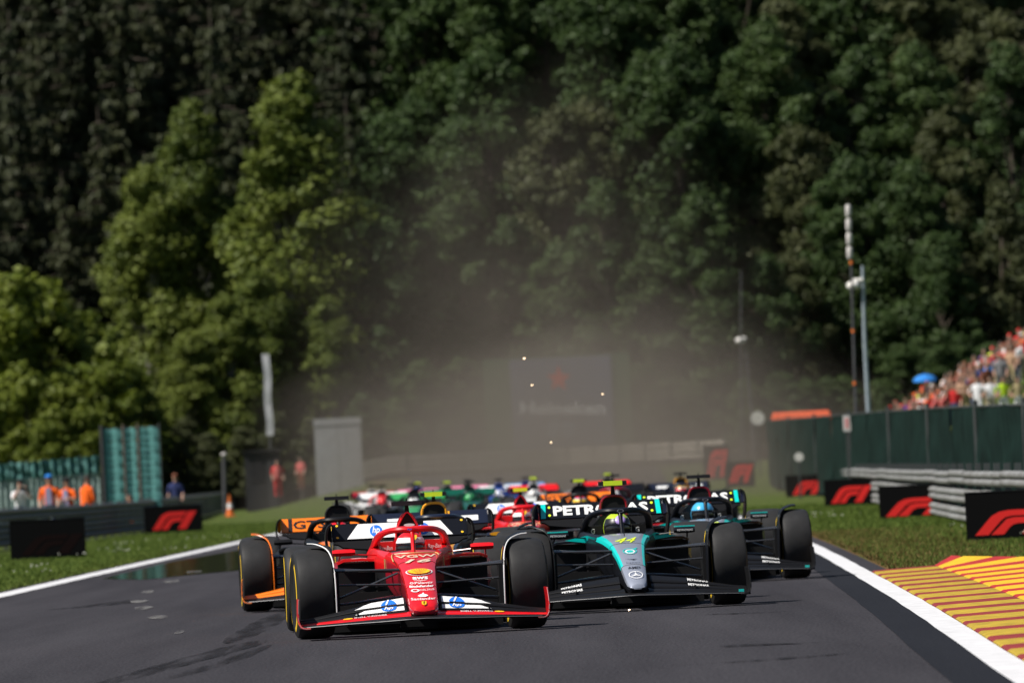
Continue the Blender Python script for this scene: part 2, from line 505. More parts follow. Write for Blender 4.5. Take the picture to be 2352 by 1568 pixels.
flowers('clover_flowers', 5, lambda: (lambda y: (xr(y) + 1.6 + random.random() * 2.0, y))(118 + random.random() * 70), 'small white clover flowers in the grass right of the track')
# ------------------------------------------------------------------ racing cars
CARBON = mat('carbon fibre', (0.008, 0.008, 0.009), rough=0.42, spec=0.2)
ARM = mat('polished carbon', (0.03, 0.03, 0.032), rough=0.22, spec=0.7, coat=.4)
MATT = mat('matt black', (0.006, 0.006, 0.007), rough=0.7, spec=0.3)
RUBBER = mat('tyre rubber', (0.026, 0.026, 0.027), rough=0.55, spec=0.16, var=0.25, scale=5)
SIDEWALL = mat('tyre sidewall', (0.012, 0.012, 0.012), rough=0.6, spec=0.3)
TYRE_YELLOW = mat('tyre marking yellow', (0.72, 0.47, 0.02), rough=0.6)
RIMM = mat('wheel rim', (0.05, 0.05, 0.055), rough=0.35, metal=0.8)
LIME = mat('fluorescent lime', (0.74, 0.95, 0.03), rough=0.45)
WHITE = mat('decal white', (0.82, 0.82, 0.82), rough=0.45)
BLACKP = mat('decal black', (0.01, 0.01, 0.012), rough=0.4)
BLUE = mat('decal blue', (0.015, 0.17, 0.72), rough=0.45)
YELLOW = mat('decal yellow', (0.85, 0.5, 0.01), rough=0.45)
TEAL = paint('teal paint', (0.0, 0.64, 0.60))
SILVER = mat('silver paint', (0.38, 0.41, 0.50), rough=0.33, metal=0.4, coat=0.5, var=0.05, scale=3)
RED = paint('red paint', (0.74, 0.006, 0.010))
MAROON = paint('dark red paint', (0.40, 0.008, 0.025))
ORANGE = paint('orange paint', (0.95, 0.20, 0.01))
NAVY = paint('navy paint', (0.008, 0.012, 0.03))
BLK = mat('gloss black paint', (0.006, 0.007, 0.011), rough=0.35, coat=0.12, spec=.2)
GOLD = mat('gold trim', (0.62, 0.42, 0.16), rough=0.4)
LILAC = mat('lilac helmet paint', (0.45, 0.33, 0.72), rough=0.3, coat=0.5)
SKYBLUE = mat('sky blue helmet paint', (0.06, 0.42, 0.75), rough=0.3, coat=0.5)
VISOR = mat('helmet visor', (0.01, 0.01, 0.012), rough=0.12, coat=0.6)
GREENP = paint('racing green paint', (0.0, 0.08, 0.05))
BRIGHTGREEN = paint('bright green paint', (0.04, 0.34, 0.10))
PINK = paint('pink paint', (0.8, 0.22, 0.38))
WHITEP = paint('white paint', (0.8, 0.8, 0.8))
MIDBLUE = paint('blue paint', (0.02, 0.10, 0.5))
AMBER = paint('amber paint', (0.9, 0.38, 0.01))

NOSE = [(-1.13, .05, .208, .188), (-1.115, .085, .235, .168), (-1.06, .110, .264, .157), (-.9, .118, .315, .16), (-.6, .125, .405, .185),
        (-.3, .133, .487, .22), (0, .145, .553, .25), (.25, .165, .60, .27), (.5, .20, .637, .285), (.8, .24, .662, .30)]
ZT = [(a, c) for a, b, c, d in NOSE]
INV = [(c, a) for a, b, c, d in NOSE]
HWT = [(a, b) for a, b, c, d in NOSE]
def nose_map(off=0.003):
    def f(x, z):
        y = lerp_tab(INV, z)
        for _ in range(2):
            hw = lerp_tab(HWT, y)
            y = lerp_tab(INV, z + 0.02 * min(1.0, (x / hw) ** 2))
        return Vector((x, y - off, z + off * 1.6))
    return f
NM = nose_map()
def body_sec(y, hw, zt, zb):
    rr = [(0, 0), (.45, .004), (.8, .013), (.95, .028), (1.0, .06)]
    h = zt - zb
    right = [(hw * r, zt - min(d, h * .45)) for r, d in rr] + [(hw * .98, zb + h * .28), (hw * .72, zb)]
    pts = right + [(0, zb)] + [(-x, z) for x, z in right[:0:-1]]
    return [(x, y, z) for x, z in pts]

TYRES = {}
def tyre_mesh(front):
    k = 'front' if front else 'rear'
    if k not in TYRES:
        w = .1525 if front else .2025
        prof = [(-w * .86, .10), (-w * .90, .225), (-w * .99, .24), (-w * 1.03, .285), (-w * .985, .325), (-w * .90, .346), (-w * .70, .357), (-w * .3, .3605),
                (w * .3, .3605), (w * .70, .357), (w * .90, .346), (w * .985, .325), (w * 1.03, .285), (w * .99, .24), (w * .90, .225), (w * .86, .10)]
        mb = MB()
        mb.lathe_x(prof, 48, lambda i, j: 1 if (i < 4 or i > 10) else 0)
        bands = []
        for s in (-1, 1):
            for a0 in (0.25, math.pi + 0.25):
                vs, fs = [], []
                for q in range(17):
                    a = a0 + 2.3 * q / 16
                    for r in (.272, .306):
                        vs.append((s * w * (1.042 if r < .29 else 1.022), r * math.cos(a), r * math.sin(a)))
                fs = [(2 * q, 2 * q + 1, 2 * q + 3, 2 * q + 2) for q in range(16)]
                band = MB(); band.add(vs, fs); bands.append(band.mesh('sidewall_marking', TYRE_YELLOW))
        rim = MB()
        for s in (-1, 1):
            rim.lathe_x([(s * w * .80, .02), (s * w * .88, .05), (s * w * .80, .08), (s * w * .84, .19), (s * w * .96, .222), (s * w * .98, .236), (s * w * .86, .232)], 36)
        TYRES[k] = (mb.mesh('tyre', [RUBBER, SIDEWALL]), bands, rim.mesh('rim', RIMM))
    return TYRES[k]

def wing_element(x0, x1, yle, yte, zle, zte, n=10, th=.012, mi=None):
    """one wing element between x0 and x1; yle.. are functions of |x|"""
    secs = []
    for i in range(n + 1):
        x = x0 + (x1 - x0) * i / n; a = abs(x)
        y0, y1, z0, z1 = yle(a), yte(a), zle(a), zte(a)
        ym = y0 + (y1 - y0) * .45
        zm = z0 + (z1 - z0) * .28
        secs.append([(x, y0, z0), (x, y0 + .012, z0 + th), (x, ym, zm + th * 1.1), (x, y1, z1 + .003), (x, y1 + .002, z1 - .002), (x, ym + .01, zm - th * .6), (x, y0 + .015, z0 - th * .5)])
    mb = MB()
    mb.loft(secs, True, mi)
    return mb
def tab(*p):
    return lambda a: lerp_tab(p, a)

E_Y = [(tab((0, -1.22), (.12, -1.21), (1, -.98)), tab((0, -1.06), (.12, -1.03), (1, -.80))),
       (tab((0, -1.05), (1, -.83)), tab((0, -.90), (1, -.70))),
       (tab((0, -.92), (1, -.73)), tab((0, -.78), (1, -.62))),
       (tab((0, -.80), (1, -.65)), tab((0, -.66), (1, -.54)))]
E_Z = [(tab((0, .135), (.15, .130), (.35, .122), (.6, .116), (1, .100)), tab((0, .158), (.15, .155), (.5, .138), (1, .112))),
       (tab((.1, .156), (.5, .139), (1, .112)), tab((.1, .190), (.5, .168), (.8, .140), (1, .125))),
       (tab((.1, .193), (.5, .170), (1, .126)), tab((.1, .240), (.45, .212), (.65, .185), (1, .140))),
       (tab((.1, .244), (.5, .210), (1, .140)), tab((.1, .300), (.42, .262), (.6, .222), (.85, .175), (1, .158)))]

def wing_map(e, off=.006):
    yl, yt = E_Y[e]; zl, zt_ = E_Z[e]
    def f(x, t):
        a = abs(x)
        y0, y1, z0, z1 = yl(a), yt(a), zl(a), zt_(a)
        ym, zm = y0 + (y1 - y0) * .45, z0 + (z1 - z0) * .28 + .013
        if t < .5:
            k = t / .5; y, z = y0 + .012 + (ym - y0 - .012) * k, z0 + .012 + (zm - z0 - .012) * k
        else:
            k = (t - .5) / .5; y, z = ym + (y1 - ym) * k, zm + (z1 + .003 - zm) * k
        return Vector((x, y - off * .6, z + off))
    return f
def wing_panel(name, e, pts, m, parent, n=8):
    """a painted panel on a wing element: PTS = [(x, t_low, t_high)]"""
    mp = wing_map(e, .004)
    mb = MB(); vs, fs = [], []
    cols = []
    for (xa, la, ha), (xb, lb, hb) in zip(pts, pts[1:]):
        for k in range(n):
            q = k / n
            cols.append((xa + (xb - xa) * q, la + (lb - la) * q, ha + (hb - ha) * q))
    cols.append(pts[-1])
    for x, l, h in cols:
        for r in range(4):
            vs.append(mp(x, l + (h - l) * r / 3))
    for i in range(len(cols) - 1):
        for r in range(3):
            fs.append((i * 4 + r, i * 4 + r + 1, i * 4 + r + 5, i * 4 + r + 4))
    mb.add(vs, fs)
    return mb.build(name, m, parent)

RW_Y, RW_S, RWUP = 4.10, .95, .035
def rw_map(x, z, off=.008):
    return Vector((x, RW_Y + (z - .765) * RW_S - off, z + off * .3 + RWUP))

def make_helmet(parent, c, cfg):
    base, band_, vis, extra = cfg['helmet']
    def g(b, e):
        # -Y is the front: azimuth -90 deg
        d = abs(((b + math.pi / 2 + math.pi) % (2 * math.pi)) - math.pi)
        ed = math.degrees(e)
        if d < 1.25 and -16 < ed < 20: return 2
        if d < 1.25 and 20 <= ed < 36: return 1
        if extra and ed > 52: return 3
        return 0
    mb = MB()
    mb.ellipsoid((0, 0, 0), (.128, .152, .138), 28, 18, g, .85)
    mb.loft([[(s * .02 + .085 * math.cos(a), -.085 + .068 * math.sin(a) * 1.0, -.13 + q) for a in [2 * math.pi * k / 14 for k in range(14)]] for q, s in ((0, 0), (.07, 0))], True)
    h = mb.build('helmet', [base, band_, vis, extra or base], parent, c)
    if cfg.get('helmet_spot'):
        sp = MB(); sp.ellipsoid((0, 0, 0), (.052, .02, .052), 14, 8)
        sp.build('helmet_roundel', cfg['helmet_spot'], h, (.02, -.118, .072), (R(-38), 0, 0))
    if cfg.get('shield'):
        lay('emblem', [(-.022, .03), (.022, .03), (.024, 0), (0, -.03), (-.024, 0)], [(0, 4, 3, 2, 1)], lambda u, v: Vector((u + .03, -.118 - v * -.55 - .006, .085 + v * .8)), YELLOW, h)
    return h

def make_car(name, label, px, py, yaw, cfg, lod=0, steer=0.0, X=None, D=None, group='open-wheel racing cars on the track', driver_label=None, z=0.0):
    global RWUP
    RWUP = cfg.get('wing_up', .035)
    p = Vector((X, D, z)) if X is not None else gp(px, py, z)
    root = thing(name, label, 'racing car', p, yaw, group)
    B, SIDE = cfg['body'], cfg.get('side', cfg['body'])
    # nose and tub
    nm = cfg.get('nose_mats', [B, B, B, SIDE])            # top, shoulder, tip, side
    def nmi(i, j):
        q = min(j, 13 - j)
        if q >= 4: return 3
        if q in (2, 3): return 1 if i > 3 else 2
        return 0
    slim = cfg.get('slim', 1.0)
    mb = MB(); mb.loft([body_sec(s[0], s[1] * (slim + (1 - slim) * min(1, (s[0] + 1.13) / 1.1)), s[2], s[3]) for s in NOSE], True, nmi)
    nose = mb.build('nose', nm, root, angle=30)
    tub = MB()
    tub.loft([body_sec(*s) for s in ((.803, .241, .640, .29), (1.1, .30, .640, .27), (1.5, .345, .63, .24), (2.0, .36, .62, .22), (2.3, .34, .60, .2))], True)
    tub.mi = [1 if (k % 14) in (4, 5, 6, 7, 8, 9) or k >= 14 * 4 else 0 for k in range(len(tub.f))]
    tub.build('monocoque', [SIDE if cfg.get('dark_tub') else B, CARBON], root, angle=30)
    ck = MB(); ck.loft([[(w * math.cos(a) , yy, .643 + .02 * math.sin(a)) for a in (math.pi, math.pi * .75, math.pi / 2, math.pi * .25, 0)] for yy, w in ((.86, .13), (1.05, .21), (1.4, .235), (1.62, .22))], False, closed=False)
    ck.build('cockpit_opening', MATT, root)
    if lod < 2:
        for yy, hw, zt_ in ((.15, .1585, .5825), (-.62, .1255, .400)):
            k_ = slim + (1 - slim) * min(1, (yy + 1.13) / 1.1)
            sm = MB(); sm.tube([(x * hw * k_, yy, zt_ - dd) for x, dd in ((-1.0, .06), (-.95, .028), (-.8, .013), (-.45, .004), (0, 0), (.45, .004), (.8, .013), (.95, .028), (1.0, .06))], .0016, 5)
            sm.build('panel_seam', MATT, nose)
    # cockpit surround and headrest
    for s in (-1, 1):
        w = MB()
        secs = []
        for yy, xi, xo, zt_ in ((.78, .17, .235, .655), (1.1, .22, .30, .668), (1.5, .245, .335, .680), (1.75, .25, .345, .700), (2.05, .22, .33, .71)):
            secs.append([(s * xo, yy, .50), (s * (xo + .004), yy, zt_ - .07), (s * (xo - .02), yy, zt_ - .015), (s * (xo - .04), yy, zt_), (s * (xi + .01), yy, zt_ - .004), (s * xi, yy, .55)])
        w.loft(secs, True)
        w.build('cockpit_side', cfg.get('cockpit', B), root)
        hr = MB(); hr.box(s * .135, s * .262, 1.62, 1.98, .60, .735); 
        hr.build('headrest', cfg.get('headrest', B), root, smooth=False)
    # engine cover and air intake
    st = cfg.get('airbox', 'wide')
    top = .967 if st == 'narrow' else 1.01
    pz = cfg.get('pod_dz', 0.0)
    aw = .075 if st == 'narrow' else .128
    ec = MB(); secs = []
    for yy, w1, zt_, zb in ((2.0, aw, top, .60), (2.35, aw * 1.05, top - .01, .5), (2.9, aw * .95, .86, .4), (3.5, aw * .7, .66, .3), (4.0, aw * .45, .46, .26)):
        pts = []
        for k in range(16):
            a = 2 * math.pi * k / 16
            cx, sx = math.cos(a), math.sin(a)
            wide = w1 * (1 + (0.9 if sx < 0 else (0.35 * (1 - sx) if st == 'narrow' else .0)))
            pts.append((wide * math.copysign(abs(cx) ** .75, cx), yy, (zt_ + zb) / 2 + (zt_ - zb) / 2 * math.copysign(abs(sx) ** .8, sx)))
        secs.append(pts)
    ec.loft(secs, True)
    ec.build('engine_cover', cfg.get('cover', SIDE), root)
    ring = []
    for k in range(25):
        a = -.35 + (math.pi + .7) * k / 24
        if st == 'narrow':
            w1 = .05 + .05 * (1 - max(0, math.sin(a)))
            ring.append((w1 * math.cos(a), 1.985, .80 + .165 * math.sin(a)))
        else:
            ring.append((.118 * math.copysign(abs(math.cos(a)) ** .7, math.cos(a)), 1.985, .875 + .12 * math.copysign(abs(math.sin(a)) ** .75, math.sin(a))))
    it = MB(); it.add([(x * .98, 1.975, zz) for x, _, zz in ring], [tuple(range(25))])
    it.build('air_intake', MATT, root, smooth=False)
    rm = MB(); rm.tube([(x, 1.975, zz) for x, _, zz in ring], .013 if st != 'narrow' else .008, 8)
    rm.build('intake_rim', cfg['rim'], root)
    # camera pod
    cp = MB(); cp.tube([(0, 1.99, top - .02), (0, 2.0, top + .09 + pz)], [.022, .014], 10)
    stem = cp.build('camera_stalk', MATT, root)
    cb = MB(); cb.box(-.125, .125, 1.94, 2.08, top + .080 + pz, top + .117 + pz)
    pod = cb.build('camera_pod', mat('camera pod black', (.012, .012, .016), .4), root, smooth=False)
    an = MB(); an.tube([(0, 2.0, top + .115 + pz), (0, 2.0, top + .14 + pz)], .005, 6); an.build('antenna', MATT, stem)
    if cfg['pod'] == 'lime':
        lb = MB(); lb.box(-.085, .085, 1.934, 2.086, top + .077 + pz, top + .120 + pz); lb.build('pod_cover', LIME, pod, smooth=False)
    # halo
    hz = MB()
    half = [(0, 1.0, .862), (.10, 1.02, .864), (.18, 1.10, .856), (.24, 1.24, .832), (.275, 1.45, .785), (.29, 1.66, .72), (.32, 1.85, .64)]
    dz = cfg.get('halo_dz', 0.0)
    half = [(x, y, zz + dz * min(1, (1.85 - y) / .5)) for x, y, zz in half]
    path = [(-x, y, zz) for x, y, zz in half[::-1]] + half[1:]
    sp = smooth_path(path, 5)
    rad = [.034 + .008 * math.exp(-((q.x) / .12) ** 2) for q in sp]
    hz.tube(sp, rad, 10, .72)
    halo = hz.build('halo', cfg['halo'], root)
    pl = MB(); pl.tube(smooth_path([(0, .76, .60), (0, .86, .70), (0, .955, .80 + dz * .8), (0, 1.01, .862 + dz)], 4), [.022, .02, .019, .018, .018, .018, .018, .018, .019, .02, .023, .027, .034], 10)
    pl.build('halo_pillar', cfg['halo'], halo)
    # sidepods
    for s in (-1, 1):
        sp_ = MB(); secs = []
        for yy, xo, zt_, zb in ((1.32, .60, .585, .40), (1.7, .66, .59, .34), (2.4, .66, .56, .26), (3.1, .48, .44, .2), (3.5, .34, .34, .16)):
            xi = .28
            secs.append([(s * xi, yy, zb), (s * (xo - .06), yy, zb), (s * xo, yy, zb + .06), (s * xo, yy, zt_ - .05), (s * (xo - .05), yy, zt_), (s * xi, yy, zt_)])
        sp_.loft(secs, True)
        pod_ = sp_.build('sidepod', cfg.get('pods', SIDE), root)
        il = MB(); il.box(s * .27, s * .61, 1.285, 1.319, .10, .574); il.build('inlet', MATT, pod_, smooth=False)
        for xx in (.30, .42, .54, .66):
            ff = MB(); ff.loft([[(s * xx - .006, .80 + xx * .1, .106), (s * xx + .006, .80 + xx * .1, .106), (s * xx + .006, 1.28, .106), (s * xx - .006, 1.28, .106)], [(s * xx - .006, .92 + xx * .1, .34 - .12 * xx), (s * xx + .006, .92 + xx * .1, .34 - .12 * xx), (s * xx + .006, 1.28, .38 - .1 * xx), (s * xx - .006, 1.28, .38 - .1 * xx)]], True)
            if lod < 2: ff.build('floor_fence', CARBON, root, smooth=False)
        lp = MB(); lp.strip([(s * .24, 1.16, .588), (s * .42, 1.18, .602), (s * .56, 1.22, .598), (s * .615, 1.25, .575)], (0, .25, .005), .020)
        lp.build('lip', cfg.get('lip', SIDE), pod_)
    # floor
    fl = MB()
    ol = [(.24, .75), (.56, .80), (.70, 1.2), (.75, 2.0), (.75, 2.9), (.5, 3.3), (.4, 3.9)]
    up = [(x, y, .105 if y < 1.0 else .075) for x, y in ol] + [(-x, y, .105 if y < 1.0 else .075) for x, y in ol[::-1]]
    fl.loft([[(x, y, zz - .03) for x, y, zz in up], up], True)
    fl.build('floor', CARBON, root)
    bb = MB(); bb.loft([[(-.14, .35, .05), (.14, .35, .05), (.12, .35, .10), (-.12, .35, .10)], [(-.15, 3.3, .03), (.15, 3.3, .03), (.15, 3.3, .2), (-.15, 3.3, .2)]], True)
    bb.build('plank', MATT, root)
    for s in (-1, 1):
        fi = MB(); fi.box(s * .15, s * .70, .845, .885, .026, .34); fi.build('underfloor_shade_panel', MATT, root, smooth=False)  # solid black panels added to give the deep shade under the car
    tt = MB(); tt.box(-.149, .149, .36, .40, .028, .27); tt.build('centre_shade_panel', MATT, root, smooth=False)  # black upright panel added in the middle for the same underbody shade
    if lod < 2:
        na = MB(); na.tube([(0, .52, .62), (0, .53, .76)], .004, 6); na.build('antenna', CARBON, nose)
    # rear bodywork
    df = MB(); df.loft([[(-.5, 3.3, .07), (.5, 3.3, .07), (.5, 3.3, .11), (-.5, 3.3, .11)], [(-.5, 4.1, .28), (.5, 4.1, .28), (.5, 4.1, .31), (-.5, 4.1, .31)]], True)
    df.build('diffuser', CARBON, root)
    # wheels
    for front, yy, xx in ((True, 0, .85), (False, 3.6, .7975)):
        tm, bm_, rmm = tyre_mesh(front)
        for s in (-1, 1):
            t = link('wheel', tm, root, (s * xx, yy, .3605), (1.74 + random.uniform(-.5, .5), 0, steer if front else 0))
            link('rim', rmm, t)
            for bm in (bm_ if lod < 2 else (bm_[:2] if s < 0 else bm_[2:])): link('sidewall_marking', bm, t)
            if lod < 2:
                # brake duct with suspension behind the front wheels
                d = MB(); d.box(s * .64, s * .705, yy - .14, yy + .14, .2, .52); d.build('brake_duct', MATT, root, smooth=False)
    # wheel deflectors beside the front tyres
    for s in (-1, 1):
        w = MB()
        path = smooth_path([(s * .672, -.34, .15), (s * .672, -.36, .36), (s * .676, -.33, .52), (s * .69, -.26, .635), (s * .73, -.17, .712), (s * .81, -.10, .752), (s * .88, -.08, .76)], 3)
        w.strip(path, (0, .26, .012), .010)
        wo = w.build('wheel_deflector', cfg['brow'], root)
        if cfg.get('brow_edge') and lod < 2:
            e = MB(); e.tube([q + Vector((0, -.004, 0)) for q in path], .0055, 6); e.build('edge_trim', cfg['brow_edge'], wo)
    # suspension arms
    if lod < 2:
        arms = [((.15, .02, .515), (.70, -.03, .53), .017), ((.20, .48, .50), (.70, .06, .545), .016), ((.14, -.05, .30), (.70, -.05, .255), .017),
                ((.19, .45, .30), (.70, .07, .245), .016), ((.16, .12, .49), (.69, .02, .29), .013), ((.145, -.10, .40), (.70, -.11, .42), .012)]
        for s in (-1, 1):
            for a, b, r in arms:
                g = MB(); g.tube([(s * a[0], a[1], a[2]), (s * b[0], b[1], b[2])], r * 1.7, 8, .42)
                g.build('suspension_arm', ARM, root)
            for a, b in (((.2, 3.2, .42), (.62, 3.6, .48)), ((.2, 3.3, .22), (.62, 3.6, .22))):
                g = MB(); g.tube([(s * a[0], a[1], a[2]), (s * b[0], b[1], b[2])], .02, 6); g.build('suspension_arm', CARBON, root)
    # mirrors
    for s in (-1, 1):
        mm = MB()
        secs = []
        for xx, k in ((.47, .75), (.50, 1), (.62, 1), (.655, .8)):
            secs.append([(s * xx, .98 - .035 * k, .665), (s * xx, .98, .665 - .028 * k), (s * xx, 1.05, .665 - .026 * k), (s * xx, 1.05, .665 + .026 * k), (s * xx, .98, .665 + .028 * k)])
        mm.loft(secs, True)
        mo = mm.build('mirror', cfg['mirror'], root, angle=25)
        if lod < 2:
            sy = MB(); sy.tube([(s * .29, 1.12, .632), (s * .49, 1.03, .648)], .006, 6); sy.tube([(s * .60, 1.22, .60), (s * .59, 1.04, .645)], .008, 6); sy.build('mirror_stay', cfg.get('stay', CARBON), mo)
            if cfg.get('mirror_top'):
                mt = MB(); mt.box(s * .475, s * .655, .975, 1.055, .6935, .704); mt.build('mirror_cap', cfg['mirror_top'], mo, smooth=False)
                letter('PETRONAS', s * .565 - .07, s * .565 + .07, .656, .674, lambda u, v: Vector((u, .938, v)), WHITE, mo, .02)
    # front wing
    fw = MB()
    fwm = cfg['fw']
    mpw = wing_element(-.985, .985, E_Y[0][0], E_Y[0][1], E_Z[0][0], E_Z[0][1], 28)
    fwo = mpw.build('front_wing', CARBON, root)
    if lod < 2:
        le = MB(); le.tube([(x, E_Y[0][0](abs(x)) - .002, E_Z[0][0](abs(x)) + .004) for x in [(-18 + k) / 18 * .93 for k in range(37)]], .0035, 6)
        le.build('leading_edge_glint', mat('edge glint grey', (.22, .22, .23), .4, metal=.4), fwo)  # grey tube painting the bright specular line along the wing's front edge
    for e in (1, 2, 3):
        for s in (-1, 1):
            el = wing_element(s * (.105 if e == 1 else .135), s * .975, E_Y[e][0], E_Y[e][1], E_Z[e][0], E_Z[e][1], 14)
            eo = el.build('wing_flap', fwm.get(e, CARBON), fwo)
    for s in (-1, 1):
        path = smooth_path([(s * .90, -1.02, .098), (s * .955, -1.0, .10), (s * .985, -.98, .135), (s * .992, -.95, .22), (s * .985, -.88, .33)], 3)
        ep = MB(); ep.strip(path, (0, .46, 0), .012)
        epo = ep.build('endplate', cfg.get('endplate', CARBON), fwo)
        if cfg.get('plate_edge') and lod < 2:
            e = MB(); e.tube([q + Vector((0, -.004, 0)) for q in path], .0022, 6); e.build('edge_trim', cfg['plate_edge'], epo)
        if lod == 0:
            for xx in (.52,):
                vv = MB(); vv.box(s * xx - .004, s * xx + .004, -.86, -.62, E_Z[0][1](xx), E_Z[2][1](xx) - .004); vv.build('flap_bracket', CARBON, fwo, smooth=False)
    # rear wing
    def rwsec(x, z0, z1, dy=0.0):
        return [rw_map(x, z0, 0) + Vector((0, dy, 0)), rw_map(x, z1, 0) + Vector((0, dy, 0)), rw_map(x, z1, 0) + Vector((0, dy + .012, -.004)), rw_map(x, (z0 + z1) / 2, 0) + Vector((0, dy + .025, -.012)), rw_map(x, z0, 0) + Vector((0, dy + .016, -.012))]
    rwb = MB()
    rwb.loft([[Vector(q) for q in rwsec(x, .675 + .045 * abs(x / .56) ** 2.2 + (0.02 if abs(x) > .5 else 0), .758, -.05)] for x in [(-14 + k) / 14 * .57 for k in range(29)]], True)
    rwo = rwb.build('rear_wing', cfg.get('rw_main', CARBON), root)
    fb = MB()
    fb.loft([rwsec(-.575 + 1.15 * k / 12, .770, .905) for k in range(13)], True)
    fl_ = fb.build('wing_flap', cfg['rw'], rwo)
    for s in (-1, 1):
        path = smooth_path([(s * .572, 4.02, .905 + RWUP), (s * .604, 4.02, .885 + RWUP), (s * .622, 4.02, .83 + RWUP), (s * .625, 4.03, .74 + RWUP * .6), (s * .60, 4.06, .60), (s * .545, 4.12, .46), (s * .50, 4.15, .36)], 3)
        ep = MB(); ep.strip(path, (0, .34, 0), .018)
        ep.build('endplate', cfg.get('rw_end', CARBON), rwo)
        tp = MB()
        tp.loft([rwsec(s * .578, .765, .903, -.002), rwsec(s * .612, .78, .885, -.002)], True)
        tp.build('wing_tip', cfg.get('rw_tip', CARBON), rwo)
    if lod < 2:
        py_ = MB(); py_.tube(smooth_path([(0, 4.0, .40), (0, 3.98, .62), (0, 4.05, .80), (0, 4.18, .88)], 3), .014, 8); py_.build('wing_pylon', CARBON, rwo)
        bw = MB(); bw.loft([[(x, 4.1, .42), (x, 4.22, .47), (x, 4.22, .48), (x, 4.1, .44)] for x in (-.5, 0, .5)], True); bw.build('beam_wing', CARBON, rwo)
    # driver
    if lod < 2:
        mw = Matrix.Translation(p) @ Matrix.Rotation(yaw, 4, 'Z')
        dr = tag(link('person', driver_mesh(cfg['suit'], cfg.get('gloves', MATT)), None, mw @ Vector((0, 1.58, .30)), (0, 0, yaw)), driver_label, 'driver', 'drivers seated in the racing cars')
        make_helmet(dr, (0, -.03, .405 + dz), cfg)
    else:
        mw = Matrix.Translation(p) @ Matrix.Rotation(yaw, 4, 'Z')
        dr = tag(link('person', driver_mesh(cfg['suit'], cfg.get('gloves', MATT)), None, mw @ Vector((0, 1.58, .30)), (0, 0, yaw)), driver_label, 'driver', 'drivers seated in the racing cars')
        h = MB(); h.ellipsoid((0, 0, 0), (.128, .152, .138), 14, 10, lambda b, e: 1 if (abs(((b + math.pi / 2 + math.pi) % (2 * math.pi)) - math.pi) < 1.25 and -.45 < e < .15) else 0, .85); h.build('helmet', [cfg['helmet'][0], VISOR], dr, (0, -.03, .405))
    return root, nose, halo, rwo, fwo

# a body grown from a skeleton: joints with radii, joined into one skin
def skin_mesh(name, joints, bones, mats, pick, sub=1, root=0):
    me = bpy.data.meshes.new(name)
    me.from_pydata([j[0] for j in joints], bones, [])
    o = bpy.data.objects.new(name, me); COL.objects.link(o)
    o.modifiers.new('skin', 'SKIN')
    for i, j in enumerate(joints):
        r = j[1]
        me.skin_vertices[0].data[i].radius = r if isinstance(r, tuple) else (r, r)
        me.skin_vertices[0].data[i].use_root = (i == root)
    s = o.modifiers.new('sub', 'SUBSURF'); s.levels = sub; s.render_levels = sub
    dg = bpy.context.evaluated_depsgraph_get()
    out = bpy.data.meshes.new_from_object(o.evaluated_get(dg))
    bpy.data.objects.remove(o); bpy.data.meshes.remove(me)
    out.name = name
    out.materials.clear()
    for q in mats: out.materials.append(q)
    for p in out.polygons:
        p.material_index = pick(p.center); p.use_smooth = True
    return out
DRIVERS = {}
def driver_mesh(suit, gloves):
    k = suit.name
    if k not in DRIVERS:
        J = [((0, .02, 0), .15), ((0, .0, .14), .155), ((0, .0, .24), (.15, .11)), ((0, -.01, .32), .07), ((0, -.03, .40), .08), ((.15, .0, .235), .075), ((.235, -.14, .10), .055), ((.15, -.40, .17), .045), ((.12, -.47, .19), .04),
             ((-.15, .0, .235), .075), ((-.235, -.14, .10), .055), ((-.15, -.40, .17), .045), ((-.12, -.47, .19), .04), ((.09, -.15, -.03), .09), ((.10, -.5, .10), .075), ((-.09, -.15, -.03), .09), ((-.10, -.5, .10), .075)]
        E = [(0, 1), (1, 2), (2, 3), (3, 4), (2, 5), (5, 6), (6, 7), (7, 8), (2, 9), (9, 10), (10, 11), (11, 12), (0, 13), (13, 14), (0, 15), (15, 16)]
        DRIVERS[k] = skin_mesh('person', J, E, [suit, gloves], lambda c: 1 if (c.y < -.36 and c.z > .12 and abs(c.x) < .22 and c.z < .26) else 0)
    return DRIVERS[k]
# ------------------------------------------------------------------ crash barriers
STEEL = mat('galvanised steel', (.30, .31, .31), rough=.45, metal=.6, var=.25, scale=.8)
STEELD = mat('weathered dark steel', (.075, .085, .085), rough=.6, metal=.3, var=.35, scale=.6)
STEELB = mat('dull grey steel rail', (.085, .092, .092), rough=.5, metal=.35, var=.35, scale=.6)
STEELP = mat('pale dusty steel', (.16, .15, .13), rough=.65, metal=.15, var=.4, scale=1.2, col2=(.23, .235, .24))
def w_beam(P, z0, h=.31, face=1):
    """corrugated rail along points P; FACE = side it bulges to (+x or -x)"""
    prof = [(0, 0), (.06, .05), (.06, .10), (.005, .155), (.06, .21), (.06, .26), (0, .31)]
    mb = MB(); secs = []
    for p in P:
        zz = max(0, terrain_z(p.x, p.y)) + z0
        front = [(p.x + face * a, p.y, zz + b * h / .31) for a, b in prof]
        back = [(p.x + face * (a - .012), p.y, zz + b * h / .31) for a, b in prof[::-1]]
        secs.append(front + back)
    mb.loft(secs, True)
    return mb
